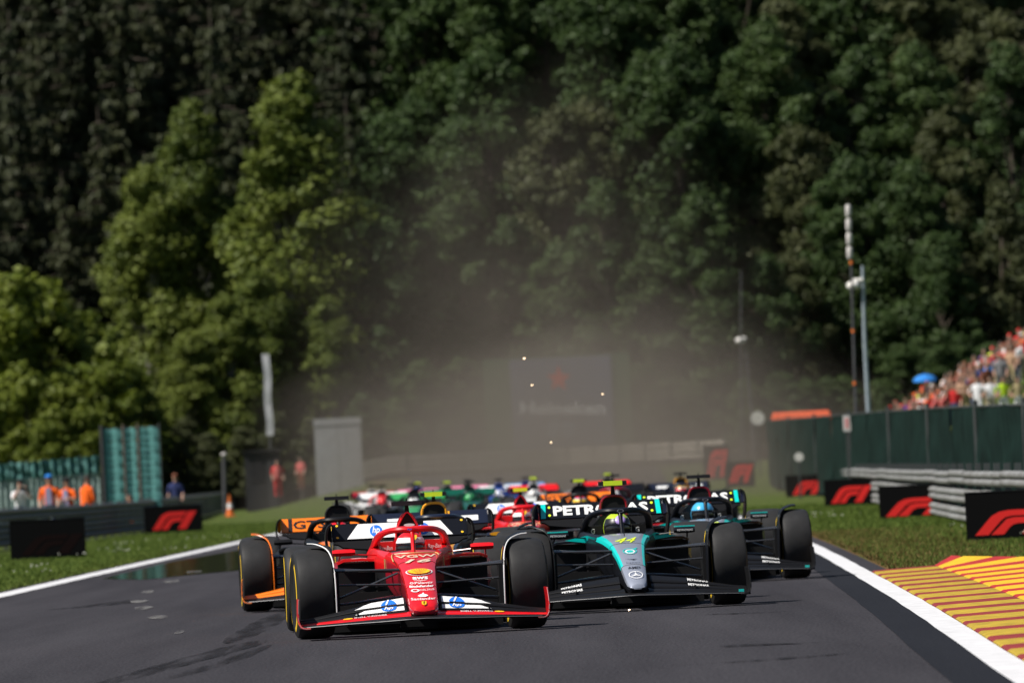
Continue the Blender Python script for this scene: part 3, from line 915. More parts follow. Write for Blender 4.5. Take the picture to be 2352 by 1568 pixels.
def barrier(label, pts, m, face, tiers=3, seg=12.0, post=4.0, top=.98, z_lift=0.0, tall=.76):
    A = [Vector(p) for p in pts]
    L = [0]
    for a, b in zip(A, A[1:]): L.append(L[-1] + (b - a).length)
    def along(t):
        for i in range(len(A) - 1):
            if t <= L[i + 1] or i == len(A) - 2:
                return A[i].lerp(A[i + 1], (t - L[i]) / (L[i + 1] - L[i]))
    root = thing('crash_barrier', label, 'barrier', along(0))
    o = root.location
    n = int(L[-1] / seg)
    for i in range(n):
        for k in range(tiers):
            wob = random.uniform(-.012, .012)
            P = [along(i * seg + .02 + (seg - .04) * q / 3) - o for q in range(4)]
            P = [Vector((p.x, p.y, 0)) for p in P]
            mb = MB()
            prof = [(0, 0), (.06, .05), (.06, .10), (.005, .155), (.06, .21), (.06, .26), (0, .31)]
            secs = []
            for p in P:
                zz = max(0, terrain_z(p.x + o.x, p.y + o.y)) + z_lift + .05 + k * (top - .05) / tiers + wob
                secs.append([(p.x + face * a, p.y, zz + b * tall) for a, b in prof] + [(p.x + face * (a - .012), p.y, zz + b * tall) for a, b in prof[::-1]])
            mb.loft(secs, True)
            mb.build('rail', m, root)
    pm = None
    t = 0
    while t < L[-1]:
        p = along(t) - o
        if pm is None:
            b = MB(); b.box(-.05, .05, -.03, .03, -.1, top + .05); pm = b.mesh('post', STEELD, False)
        link('post', pm, root, (p.x - face * .075, p.y, max(0, terrain_z(p.x + o.x, p.y + o.y)) + z_lift))
        t += post
    return root
LB = [gp(-90, 1272), gp(0, 1262), gp(200, 1240), gp(330, 1222), gp(430, 1196), gp(515, 1172)]
barrier('dark three-tier steel crash barrier along the grass left of the track', LB, STEELB, 1, seg=14, tall=.995)
RB_ = [gp(2420, 1240), gp(2205, 1200), gp(2040, 1166), gp(1890, 1136), gp(1830, 1124)]
barrier('pale dusty steel crash barrier along the grass right of the track', RB_, STEELP, -1, seg=8)
far_pts = [Vector((at(810, 1080, 455).x, 455, 0)), Vector((at(1300, 1070, 458).x, 458, 0)), Vector((at(1700, 1060, 440).x, 440, 0))]
barrier('distant pale crash barrier across the dusty end of the straight', far_pts, mat('pale tan rail', (.42, .38, .33), .7, var=.25), 0.6, tiers=3, seg=3.0, post=3.0, z_lift=.25)  # one even pale tan for the far rails

# ------------------------------------------------------------------ trackside boards
BOARD = mat('board black', (.003, .003, .0035), rough=.7, spec=.1)
BRED = mat('board red print', (.80, .012, .010), rough=.6)
BREDOFF = mat('board red print, faded', (.0085, .003, .003), rough=.7, spec=.1)  # emblem red darkened to near black, as on an unlit LED panel
def fone(mapping, m, parent):
    outer = [(0, 1), (.15, .46), (.22, .22), (.32, .06), (.44, 0), (.83, 0), (.77, .24), (.48, .24), (.40, .29), (.34, .42), (.17, 1)]
    inner = [(.205, 1), (.35, .56), (.41, .37), (.50, .31), (.75, .31), (.68, .56), (.55, .56), (.49, .61), (.45, .70), (.37, 1)]
    one = [(.865, 0), (1.06, 0), (.80, 1), (.60, 1)]
    for P in (outer, inner, one):
        lay('emblem', P, [tuple(range(len(P) - 1, -1, -1))], mapping, m, parent)
def board(label, a, b, h, logo=True, m=BRED, lx=(.14, .93), lz=(.13, .62), group='black trackside boards with red emblem'):
    """a, b: bottom corners on the ground; h: height"""
    c = (a + b) / 2; d = b - a; w = d.length; ang = math.atan2(d.y, d.x)
    root = thing('trackside_board', label, 'board', c, ang, group)
    mb = MB(); mb.box(-w / 2, w / 2, -.06, .06, .03, h)
    pn = mb.build('panel', BOARD, root, smooth=False)
    for s in (-1, 1):
        f = MB(); f.box(s * w * .4 - .04, s * w * .4 + .04, -.18, .22, 0, .035); f.build('foot', MATT, root, smooth=False)
        f = MB(); f.tube([(s * w * .4, .07, h * .8), (s * w * .4, .21, .03)], .012, 6); f.build('brace', STEELD, root)
    fr = MB(); fr.box(-w / 2 - .006, w / 2 + .006, -.066, .066, h, h + .012); fr.build('top_edge', MATT, root, smooth=False)
    if logo:
        x0, x1 = -w / 2 + w * lx[0], -w / 2 + w * lx[1]
        z0, z1 = h * lz[0], h * lz[1]
        fone(lambda u, v: Vector((x0 + (x1 - x0) * u, -.0625, z1 + (z0 - z1) * v)), m, pn)
    return root
def bh(px, y_top, p):   # height of a thing that stands at ground point p and reaches picture row y_top at column px
    return at(px, y_top, p.y).z
def px_board(label, xa, ya, xb, yb, yt, **k):
    a, b = gp(xa, ya), gp(xb, yb)
    return board(label, a, b, bh(xa, yt, a), **k)
def face_board(label, xa, xb, ya, yt, yaw=0.0, **k):
    a = gp(xa, ya)
    b = at(xb, ya, a.y); b = Vector((b.x, a.y + (b.x - a.x) * math.tan(yaw), 0))
    return board(label, a, b, bh(xa, yt, a), **k)
face_board('black board with almost invisible dark emblem before the left crash barrier', 25, 198, 1288, 1197, R(4), m=BREDOFF)
face_board('black board with bright red emblem before the left crash barrier', 333, 466, 1227, 1164, R(4), lx=(.13, .86), lz=(.14, .78))
face_board('largest black and red emblem board before the right crash barrier', 2221, 2420, 1245, 1132, R(-3), lx=(.10, 1.0))
face_board('black and red emblem board right of a gap showing pale rails', 2021, 2191, 1193, 1118, R(-3), lx=(.08, .90), lz=(.08, .62))
face_board('black and red emblem board overlapped by a nearer one at the right barrier', 1895, 2016, 1165, 1103, R(-3), lx=(.12, .86), lz=(.14, .75))
face_board('small black and red emblem board where the pale rails begin', 1806, 1897, 1143, 1093, R(-3), lx=(.16, .90), lz=(.12, .72))
for (xa, xb, yb, yt, lab) in ((1668, 1735, 1116, 1089, 'distant emblem board in the dust below its twin'), (1640, 1704, 1098, 1072, 'farthest emblem board in the dust by the right verge')):
    a = at(xa, yb, 372); b = at(xb, yb, 372)
    g0 = terrain_z(a.x, 372)
    t_ = board(lab, Vector((a.x, 372 if 'twin' in lab else 392, 0)), Vector((b.x, 372 if 'twin' in lab else 392, 0)), 1.25 if 'twin' in lab else 2.05, lx=(.1, .9), lz=(.3, .9))

# ------------------------------------------------------------------ fences
NETG = mat('dark green windbreak net', (.0028, .0115, .0090), rough=.9, spec=.1, var=.35, scale=1.6, col2=(.0055, .0175, .0140), bump=.4, bscale=30)
NETT = mat('teal windbreak net', (.085, .26, .25), rough=.8, var=.18, scale=2.5, bump=.3, bscale=8)
NETP = mat('pale pleated teal net', (.16, .23, .22), rough=.8, var=.35, scale=5, col2=(.26, .34, .32))
NETTOP = mat('teal net hem', (.05, .15, .14), rough=.8, var=.2, scale=3)
POST = mat('fence post dark', (.03, .032, .035), rough=.6)
POSTG = mat('fence post grey', (.06, .065, .065), rough=.5, metal=.3)
RUST = mat('rusty tie strip', (.13, .10, .08), rough=.8, var=.3, scale=5)
def net_panel(name, m, parent, a, b, z0, z1, pleat=0.03, freq=5.0, nx=24, nz=10, thick=.012):
    a, b = Vector(a), Vector(b); d = b - a
    nrm = Vector((d.y, -d.x, 0)).normalized()
    mb = MB(); rnd = random.Random(int(a.x * 97 + a.y * 31))
    ph = rnd.uniform(0, 6)
    def P(i, j, s):
        u, v = i / nx, j / nz
        off = pleat * (math.sin(u * freq * 6.28 + ph) + .5 * math.sin(u * freq * 13.1 + v * 2 + ph)) + pleat * .7 * math.sin(v * 9 + u * 4 + ph)
        q = a + d * u + nrm * (off + s * thick)
        zt = z1[0] + (z1[1] - z1[0]) * u if isinstance(z1, tuple) else z1
        zb = z0[0] + (z0[1] - z0[0]) * u if isinstance(z0, tuple) else z0
        sag = .02 * math.sin(u * math.pi * 4 + ph) * v
        return (q.x, q.y, zb + (zt - zb) * v + sag)
    for s in (0, 1):
        vs = [P(i, j, s) for j in range(nz + 1) for i in range(nx + 1)]
        fs = [(j * (nx + 1) + i, j * (nx + 1) + i + 1, (j + 1) * (nx + 1) + i + 1, (j + 1) * (nx + 1) + i) for j in range(nz) for i in range(nx)]
        mb.add(vs, fs if s else [f[::-1] for f in fs])
    return mb.build(name, m, parent, angle=80)
# right: long dark green screen behind the crash barrier
FR = []
for px, ytop, D in ((2440, 925, 138), (2352, 929, 150), (2240, 933, 168), (2130, 938, 190), (2040, 944, 214), (1950, 951, 244), (1870, 958, 285), (1810, 962, 330), (1762, 966, 372)):
    q = at(px, ytop, D)
    FR.append((q.x + .0, D, q.z))
o0 = Vector((FR[0][0], FR[0][1], 0))
fence = thing('screen_fence', 'tall dark green screened fence behind the right-hand crash barrier', 'fence', o0)
for (xa, ya, za), (xb, yb, zb) in zip(FR, FR[1:]):
    n = 2
    for k in range(n):
        q0, q1 = k / n, (k + 1) / n
        A = Vector((xa + (xb - xa) * q0, ya + (yb - ya) * q0, 0)) - o0; B_ = Vector((xa + (xb - xa) * q1, ya + (yb - ya) * q1, 0)) - o0
        net_panel('net_panel', NETG, fence, A, B_, .1, (za + (zb - za) * q0, za + (zb - za) * q1), .035, 7, 30, 6)
    mb = MB(); mb.tube([(xa - o0.x, ya - o0.y + .1, 0), (xa - o0.x, ya - o0.y + .1, za + .12)], .045, 8); mb.build('post', POSTG, fence)
    mb = MB(); mb.tube([(xa - o0.x, ya - o0.y - .05, za), (xb - o0.x, yb - o0.y - .05, zb)], .025, 6); mb.build('top_wire', POSTG, fence)
# left: low pleated fence behind the marshals and the tall teal screen
D0 = 264
a, b = at(-60, 1070, D0), at(226, 1046, D0)
lf = thing('pleated_fence', 'low pale teal pleated fence behind the marshals', 'fence', (a.x, D0, 0))
nseg = 7
for k in range(nseg):
    q0, q1 = k / nseg, (k + 1) / nseg
    A = Vector(((b.x - a.x) * q0, 0, 0)); B_ = Vector(((b.x - a.x) * q1, 0, 0))
    za, zb = a.z + (b.z - a.z) * q0, a.z + (b.z - a.z) * q1
    net_panel('net_panel', NETP, lf, A, B_, .05, (za - .5, zb - .5), .035, 3.2, 26, 6)
    net_panel('net_hem', NETTOP, lf, A + Vector((0, -.03, 0)), B_ + Vector((0, -.03, 0)), (za - .52, zb - .52), (za, zb), .05, 2.2, 20, 6)
    mb = MB(); mb.tube([(A.x, .1, 0), (A.x, .1, za + .05)], .03, 8); mb.build('post', POSTG, lf)
D1 = 286
a, b = at(236, 985, D1), at(366, 988, D1)
z1 = a.z
tf = thing('screen_fence', 'tall bright teal screen of three strips beside the low pleated fence', 'fence', (a.x, D1, 0))
wt = b.x - a.x
cuts = [0, .36, .62, 1.0]
for k in range(3):
    for r in range(8):
        zz0, zz1 = .1 + (z1 - .1) * r / 8, .1 + (z1 - .1) * (r + 1) / 8
        net_panel('net_strip', NETT, tf, (wt * cuts[k] + .02, 0, 0), (wt * cuts[k + 1] - .02, 0, 0), zz0 + .012, zz1 - .012, .018, 1.5, 10, 4)
for r in range(1, 9):
    mb = MB(); mb.tube([(0, .05, .1 + (z1 - .1) * r / 8), (wt, .05, .1 + (z1 - .1) * r / 8)], .016, 6); mb.build('cross_wire', POST, tf)
for q, m_, r_ in ((-.02, POST, .07), (.36, RUST, .035), (.62, RUST, .035), (1.0, POSTG, .025)):
    mb = MB(); mb.tube([(wt * q, -.03, 0), (wt * q, -.03, z1 + .12)], r_, 8); mb.build('post', m_, tf)

# ------------------------------------------------------------------ poles with cameras
POLEG = mat('light steel pole', (.34, .40, .44), rough=.45, metal=.3, var=.1)
POLED = mat('dark pole', (.06, .06, .065), rough=.6, var=.3, scale=2)
POLEW = mat('white pole segment', (.55, .52, .50), rough=.6, var=.1)
ORNG = mat('orange band', (.7, .16, .02), rough=.6)
def pole(name, label, pts, D, r0, r1, m, group=None):
    P = [at(x, y, D) for x, y in pts]
    base = Vector((P[-1].x, D, terrain_z(P[-1].x, D)))
    root = thing(name, label, 'pole', base, 0, group)
    mb = MB(); Q = [p - base for p in P] + [Vector((P[-1].x - base.x, 0, 0))]
    mb.tube(Q, [r1 + (r0 - r1) * i / (len(Q) - 1) for i in range(len(Q))], 10)
    mb.build('shaft', m, root)
    return root, base
def dome(root, c, r, arm=None):
    mb = MB(); mb.ellipsoid(c, (r, r, r * .72), 14, 8); d = mb.build('camera_dome', mat('white housing', (.72, .70, .66), .5), root)
    mb = MB(); mb.ellipsoid(Vector(c) + Vector((0, 0, -r * .5)), (r * .72, r * .72, r * .6), 12, 8); mb.build('lens_dome', VISOR, d)
    if arm:
        mb = MB(); mb.tube([Vector(c) + Vector((0, 0, r * .7)), arm], r * .32, 8); mb.build('bracket', mat('white housing', (.72, .70, .66), .5), root)
DP = 262
rt, bs = pole('camera_pole', 'light grey steel pole carrying a white dome camera above the green fence', [(1981, 610), (1986, 780), (1995, 950)], DP, .085, .045, POLEG)
c = at(1960, 656, DP) - bs
dome(rt, c, .21, at(1982, 643, DP) - bs)
rt, bs = pole('antenna_mast', 'slim dark mast with white segmented tip beside the dome camera pole', [(1955, 600), (1958, 700), (1963, 850), (1967, 960)], DP - 2, .05, .035, POLED)
for k in range(4):
    y0, y1 = 470 + k * 32, 470 + k * 32 + 28
    mb = MB(); A, B_ = at(1948 + k, y0, DP - 2) - bs, at(1949 + k, y1, DP - 2) - bs
    mb.tube([A, A.lerp(B_, .15), A.lerp(B_, .85), B_], [.055, .085, .085, .06], 10); mb.build('tip_segment', POLEW, rt)
mb = MB(); mb.tube([at(1949, 468, DP - 2) - bs, at(1955, 602, DP - 2) - bs], .032, 8); mb.build('tip_rod', POLED, rt)
for yy in (603, 760, 880):
    mb = MB(); mb.tube([at(1955 + (yy - 600) * .03, yy - 4, DP - 2) - bs, at(1955 + (yy - 600) * .03, yy + 4, DP - 2) - bs], .052, 8); mb.build('band', ORNG, rt)
DP = 424
rt, bs = pole('camera_pole', 'hazy grey pole with small white dome camera standing in the dust', [(1712, 780), (1720, 880), (1728, 960)], DP, .09, .04, POLED)
dome(rt, at(1700, 782, DP) - bs, .24, at(1713, 778, DP) - bs)
rt, bs = pole('antenna_mast', 'hazy slim dark mast standing in the dust', [(1702, 620), (1702, 800), (1705, 1000)], DP - 2, .06, .03, POLED)
def ball_sign(label, px, py, r, D):
    p = at(px, py, D); g = terrain_z(p.x, D)
    t = thing('round_sign', label, 'sign', (p.x, D, g))
    mb = MB(); n = 20
    mb.loft([[(r * math.cos(2 * math.pi * k / n), y_, p.z - g + r * math.sin(2 * math.pi * k / n)) for k in range(n)] for y_ in (-.02, .02)], True); mb.build('plate', mat('white housing', (.72, .70, .66), .5), t)
    mb = MB(); mb.tube([(0, .04, 0), (0, .04, p.z - g)], .03, 8); mb.build('post', POSTG, t)
ball_sign('round white sign above the far end of the green fence', 1740, 960, .31, 392)
ball_sign('round white sign before the green fence where the rails begin', 1835, 1049, .14, 272)
p = at(1945, 972, 243); t = thing('marker_sign', 'white sign with pink figures on top of the green fence', 'sign', (p.x, 243, 0))
mb = MB(); mb.box(-.10, .10, -.02, .02, p.z - .22, p.z + .22); pl = mb.build('plate', mat('sign white', (.75, .72, .70), .5), t, smooth=False)
mb = MB(); mb.box(-.05, .05, -.026, -.021, p.z - .13, p.z + .15); mb.build('figures', mat('sign pink', (.75, .3, .3), .5), pl, smooth=False)
mb = MB(); mb.tube([(0, .03, 0), (0, .03, p.z - .2)], .03, 8); mb.build('post', POSTG, t)

# ------------------------------------------------------------------ far structures in the dust
D2 = 486
def rect(px0, px1, py0, py1, D):
    a, b = at(px0, py1, D), at(px1, py0, D)
    return a.x, b.x, a.z, b.z
x0, x1, z0, z1 = rect(1180, 1402, 815, 1040, D2)
gx0, gx1, _, _ = rect(1118, 1445, 815, 1040, D2)
base = Vector(((x0 + x1) / 2, D2, terrain_z(0, D2)))
bb_ = thing('billboard', 'large hazy billboard with red star and white word seen through the dust', 'billboard', base)
mb = MB(); mb.box(gx0 - base.x, gx1 - base.x, -.08, .1, z0 - base.z - .15, z1 - base.z + .1); mb.build('backing', mat('billboard green', (.035, .085, .03), .6), bb_, smooth=False)
mb = MB(); mb.box(x0 - base.x, x1 - base.x, -.14, -.081, z0 - base.z, z1 - base.z); fc = mb.build('face', mat('billboard blue grey', (.12, .135, .20), .6), bb_, smooth=False)
bm_ = lambda px, py: (lambda q: Vector((q.x - base.x, -.15, q.z - base.z)))(at(px, py, D2))
sv = [(1283 + (30 if k % 2 == 0 else 12) * math.sin(math.pi * k / 5), 870 - (32 if k % 2 == 0 else 13) * math.cos(math.pi * k / 5)) for k in range(10)] + [(1283, 870)]
lay('star', sv, [(10, k, (k + 1) % 10) for k in range(10)], bm_, mat('star red', (.75, .05, .03), .6), fc)
letter('Heineken', 1195, 1390, 952, 922, bm_, WHITE, fc, .03)
letter('0.0', 1258, 1318, 1003, 968, bm_, mat('billboard pale blue', (.35, .42, .5), .6), fc, .02)
for xx in (gx0 + .6, gx1 - .6):
    mb = MB(); mb.box(xx - base.x - .15, xx - base.x + .15, .11, .4, 0, z1 - base.z - .3); mb.build('support', POSTG, bb_, smooth=False)
D3 = 432
x0, x1, z0, z1 = rect(728, 828, 957, 1130, D3); g = terrain_z(x0, D3)
t = thing('panel_wall', 'plain pale grey upright panel standing in the dust left of the billboard', 'panel', ((x0 + x1) / 2, D3, g))
w = (x1 - x0) / 2
GP_ = mat('pale grey panel', (.30, .30, .31), rough=.6, var=.12, scale=1.5)
for k in range(2):
    mb = MB(); mb.box(-w + k * w + .01, k * w - .01, -.05, .05, .02, z1 - g - .35); mb.build('panel', GP_, t, smooth=False)
mb = MB(); mb.box(-w - .02, w + .02, -.08, .08, z1 - g - .35, z1 - g); mb.build('header', GP_, t, smooth=False)
for s in (-1, 1):
    mb = MB(); mb.box(s * w * .8 - .05, s * w * .8 + .05, .051, .6, 0, .06); mb.build('foot', POSTG, t, smooth=False)
D3 = 420
x0, x1, z0, z1 = rect(606, 625, 812, 1000, D3); g = terrain_z(x0, D3)
t = thing('banner_pole', 'tall narrow white banner on a dark pole before the trees', 'banner', ((x0 + x1) / 2, D3, g))
mb = MB(); mb.tube([(0, 0, 0), (0, 0, z1 - g)], .05, 8); mb.build('pole', POLED, t)
mb = MB(); P = [(.03 * math.sin(k * .9), -.06 + .02 * math.sin(k * 1.7), z0 - g + (z1 - z0) * k / 12) for k in range(13)]
mb.strip([(p[0] - .17, p[1], p[2]) for p in P], (.34, 0.02, 0), .02); mb.build('banner', mat('white cloth', (.55, .55, .57), .8), t)
# dark marshal hut with lamp post
D3 = 410
x0, x1, z0, z1 = rect(566, 640, 1035, 1160, D3); g = terrain_z(x0, D3)
t = thing('marshal_hut', 'small black hut behind the end of the left crash barrier', 'hut', ((x0 + x1) / 2, D3, g))
w = (x1 - x0) / 2; h = max(1.8, z1 - g)
HB = mat('hut black', (.012, .012, .014), .7, var=.3)
mb = MB(); mb.box(-w, w, 0, 1.5, 0, h); mb.build('wall', HB, t, smooth=False)
mb = MB(); mb.loft([[(-w - .1, -.15, h), (w + .1, -.15, h), (w + .1, 1.65, h), (-w - .1, 1.65, h)], [(-w - .1, -.15, h + .05), (w + .1, -.15, h + .12), (w + .1, 1.65, h + .12), (-w - .1, 1.65, h + .05)]], True); mb.build('roof', HB, t, smooth=False)
mb = MB(); mb.box(-w * .6, w * .1, -.02, -.001, h * .5, h * .85); wi = mb.build('window', mat('hut glass', (.02, .02, .025), .1), t, smooth=False)
mb = MB(); mb.box(w * .3, w * .85, -.03, -.001, .03, h * .85); mb.build('door', mat('hut door', (.03, .03, .032), .6), t, smooth=False)
rt, bs = pole('lamp_post', 'short dark post with pale lamp head at the end of the left barrier', [(514, 1045), (515, 1100), (516, 1140)], 400, .10, .09, POLED)
mb = MB(); mb.ellipsoid(at(514, 1043, 400) - bs, (.13, .13, .09), 12, 8); mb.build('lamp_head', POLEW, rt)
# container with an orange roof beyond the green fence
D3 = 384
x0, x1, z0, z1 = rect(1780, 1905, 946, 985, D3); g = terrain_z(x0, D3)
t = thing('site_cabin', 'long cream cabin with orange roof beyond the green fence', 'cabin', ((x0 + x1) / 2, D3, g))
w = (x1 - x0) / 2
mb = MB(); mb.box(-w, w, 0, 2, 0, z1 - g - .28); mb.build('wall', mat('cream wall', (.5, .47, .40), .7), t, smooth=False)
mb = MB(); mb.loft([[(-w - .1, -.1, z1 - g - .279), (w + .1, -.1, z1 - g - .279), (w + .1, 2.1, z1 - g - .279), (-w - .1, 2.1, z1 - g - .279)], [(-w, .0, z1 - g), (w, .0, z1 - g), (w, 2, z1 - g + .1), (-w, 2, z1 - g + .1)]], True); mb.build('roof', mat('orange roof', (.75, .10, .02), .6), t, smooth=False)
for k in range(5):
    mb = MB(); xx = -w + (k + .5) * 2 * w / 5; mb.box(xx - .18, xx + .18, -.03, -.001, (z1 - g) * .55, (z1 - g) - .4); mb.build('window', mat('cabin glass', (.03, .035, .04), .15), t, smooth=False)
# traffic cone
def cone(label, px, py, h):
    p = gp(px, py)
    t = thing('traffic_cone', label, 'cone', (p.x, p.y, 0))
    s = h / .75
    mb = MB(); mb.box(-.19 * s, .19 * s, -.19 * s, .19 * s, 0, .04 * s); mb.build('base', ORNG, t, smooth=False)
    for z_0, z_1, m_ in ((.04, .28, ORNG), (.28, .46, WHITE), (.46, .75, ORNG)):
        r0, r1 = .14 * (1 - z_0 / .85), .14 * (1 - z_1 / .85)
        mb = MB(); mb.loft([[(r * s * math.cos(k * .5236), r * s * math.sin(k * .5236), zz * s) for k in range(12)] for r, zz in ((r0, z_0), (r1, z_1))], True); mb.build('body' if m_ is ORNG else 'reflective_band', m_, t)
cone('orange and white traffic cone at the end of the left crash barrier', 529, 1186, .95)
# ------------------------------------------------------------------ woodland on the hillside
def leaf_mat(name, a, b_, c, trans=.25, gain=1.3):
    a, b_, c = [[x * gain for x in q] for q in (a, b_, c)]
    m = bpy.data.materials.new(name); m.use_nodes = True
    nt = m.node_tree; b = nt.nodes['Principled BSDF']
    geo = nt.nodes.new('ShaderNodeNewGeometry'); tc = nt.nodes.new('ShaderNodeTexCoord'); oi = nt.nodes.new('ShaderNodeObjectInfo')
    nz = nt.nodes.new('ShaderNodeTexNoise'); nz.inputs['Scale'].default_value = .55; nz.inputs['Detail'].default_value = 3
    nt.links.new(tc.outputs['Object'], nz.inputs['Vector'])
    ad = nt.nodes.new('ShaderNodeMath'); ad.operation = 'MULTIPLY_ADD'; ad.inputs[1].default_value = .35
    nt.links.new(geo.outputs['Random Per Island'], ad.inputs[0]); nt.links.new(nz.outputs['Fac'], ad.inputs[2])
    ad2 = nt.nodes.new('ShaderNodeMath'); ad2.operation = 'MULTIPLY_ADD'; ad2.inputs[1].default_value = .30
    nt.links.new(oi.outputs['Random'], ad2.inputs[0]); nt.links.new(ad.outputs[0], ad2.inputs[2])
    r = nt.nodes.new('ShaderNodeValToRGB'); e = r.color_ramp.elements
    e[0].position = .45; e[0].color = (*a, 1); e[1].position = 1.05 - .05; e[1].color = (*c, 1)
    q = e.new(.72); q.color = (*b_, 1)
    nt.links.new(ad2.outputs[0], r.inputs['Fac'])
    nt.links.new(r.outputs['Color'], b.inputs['Base Color'])
    b.inputs['Roughness'].default_value = .6; b.inputs['Specular IOR Level'].default_value = .25
    tr = nt.nodes.new('ShaderNodeBsdfTranslucent'); nt.links.new(r.outputs['Color'], tr.inputs['Color'])
    mx = nt.nodes.new('ShaderNodeMixShader'); mx.inputs[0].default_value = trans
    nt.links.new(b.outputs[0], mx.inputs[1]); nt.links.new(tr.outputs[0], mx.inputs[2])
    nt.links.new(mx.outputs[0], nt.nodes['Material Output'].inputs['Surface'])
    return m
BARK = mat('bark', (.07, .055, .04), rough=.9, var=.4, scale=3)
BIRCHBARK = mat('birch bark', (.20, .19, .17), rough=.8, var=.5, scale=4)
L_BIRCH = leaf_mat('birch leaves', (.036, .054, .010), (.066, .088, .014), (.098, .120, .020), gain=1.5)
L_OAK = leaf_mat('broadleaf leaves', (.018, .036, .010), (.030, .056, .014), (.048, .078, .020), gain=1.2)
L_OLIVE = leaf_mat('olive broadleaf leaves', (.030, .038, .014), (.046, .055, .020), (.066, .074, .028))
L_SPRUCE = leaf_mat('spruce needles', (.018, .024, .010), (.028, .036, .014), (.046, .052, .020), .15, 1.2)
L_BUSH = leaf_mat('bright shrub leaves', (.034, .055, .007), (.072, .098, .010), (.112, .138, .015), gain=1.25)

def strands_on(mb, rnd, pts):
    vs, fs = [], []
    for c, nrm in pts:
        a = rnd.uniform(0, 3.14); w = rnd.uniform(.05, .11); l = rnd.uniform(.2, .6)
        d = Vector((math.cos(a), math.sin(a), 0)) * w; t = Vector((rnd.gauss(0, .12), rnd.gauss(0, .12), -l)) + nrm * .25
        o = len(vs)
        vs += [c - d, c + d, c + t + d * .3, c + t - d * .3]
        fs.append((o, o + 1, o + 2, o + 3))
    mb.add(vs, fs)
def leaves_on(mb, rnd, pts, size, up=.35):
    vs, fs = [], []
    for c, nrm in pts:
        t = Vector((rnd.gauss(0, 1), rnd.gauss(0, 1), rnd.gauss(0, 1)))
        n = (nrm + t * .55 + Vector((0, 0, up))).normalized()
        a = n.cross(Vector((rnd.gauss(0, 1), rnd.gauss(0, 1), rnd.gauss(0, 1)))).normalized(); b = n.cross(a)
        s = size * rnd.uniform(.6, 1.3); l = s * rnd.uniform(1.0, 1.5)
        o = len(vs)
        vs += [c - b * l * .5, c + a * s * .5 - b * l * .05, c + b * l * .55, c - a * s * .5 - b * l * .05]
        fs.append((o, o + 1, o + 2, o + 3))
    mb.add(vs, fs)
def broad(seed, H, W, n_clump, per, size, m, bark, base=.22, taper=1.0):
    rnd = random.Random(seed)
    tr = MB()
    lean = rnd.uniform(-.4, .4)
    tp = [(lean * k / 5 * rnd.uniform(.6, 1.2), rnd.uniform(-.1, .1) * k, H * .86 * k / 5) for k in range(6)]
    r0 = H * (.016 if bark is BARK else .009)
    tr.tube(tp, [r0 * (1.15 - .19 * k) for k in range(6)], 8)
    cr = MB()
    for i in range(n_clump):
        h = base + (1 - base) * ((i + rnd.random()) / n_clump)
        k = (h - base) / (1 - base)
        prof = (math.sin(math.pi * min(1, (k * .86 + .14))) ** .6) * (1 - .35 * k * taper)
        a = rnd.uniform(0, 6.283); rr = W / 2 * prof * (rnd.random() ** .45)
        c = Vector((rr * math.cos(a) + lean * h, rr * math.sin(a), H * h))
        R_ = W * rnd.uniform(.09, .21) * (1 - .3 * k)
        if i % 3 == 0 and h > .28:
            z0 = max(.2, h - .22) * H
            q = Vector((lean * z0 / H, 0, min(z0, H * .8)))
            tr.tube([q, q.lerp(c, .55) + Vector((0, 0, -.2)), c], [r0 * .42, r0 * .28, r0 * .1], 5)
        sub = [(c, R_)]
        for _ in range(3):
            d = Vector((rnd.gauss(0, 1), rnd.gauss(0, 1), rnd.gauss(0, .7))).normalized()
            sub.append((c + d * R_ * rnd.uniform(.6, 1.1), R_ * rnd.uniform(.35, .65)))
        tot = sum(s[1] ** 2 for s in sub)
        pts = []
        for cc, r in sub:
            for _ in range(int(per * r * r / tot)):
                d = Vector((rnd.gauss(0, 1), rnd.gauss(0, 1), rnd.gauss(0, 1))).normalized()
                q = r * (rnd.random() ** .3) * rnd.uniform(.85, 1.15)
                pts.append((cc + Vector((d.x * q, d.y * q, d.z * q * .8)), d))
        leaves_on(cr, rnd, pts, size)
    return tr.mesh('trunk', bark), cr.mesh('crown', m, smooth=False)
def spruce(seed, H, W, layers, m):
    rnd = random.Random(seed)
    tr = MB(); tr.tube([(0, 0, 0), (0, 0, H * .5), (0, 0, H)], [H * .014, H * .009, .03], 8)
    cr = MB()
    for i in range(layers):
        k = i / layers
        z = H * (.10 + .89 * k)
        L = W / 2 * (1 - k) ** .8 + .25
        nb = max(5, int(9 * (1 - k) + 4))
        off = rnd.uniform(0, 6.28)
        for j in range(nb):
            a = off + 6.283 * j / nb + rnd.uniform(-.25, .25)
            l = L * rnd.uniform(.35, 1.25)
            z = H * (.10 + .89 * k) + rnd.uniform(-1.0, 1.0) * (1 - k)
            if rnd.random() < .22: continue
            d = Vector((math.cos(a), math.sin(a), 0))
            pts = []
            tr_p = []
            n = max(6, int(l * 24))
            for q in range(n):
                t = (q + rnd.random()) / n
                droop = -.55 * l * t + .38 * l * t * t
                c = d * (l * t) + Vector((0, 0, z + droop))
                wd = .42 * (1 - t * .75)
                for _ in range(3):
                    cc = c + Vector((-d.y, d.x, 0)) * rnd.uniform(-wd, wd) + Vector((0, 0, -rnd.random() * .5 * (1 - t * .4)))
                    pts.append((cc, Vector((0, 0, .4)) + d * .4))
            strands_on(cr, rnd, pts)
            if j % 2 == 0:
                tr.tube([(0, 0, z), d * l * .9 + Vector((0, 0, z - .12 * l))], [.05, .015], 4)
    return tr.mesh('trunk', BARK), cr.mesh('crown', m, smooth=False)
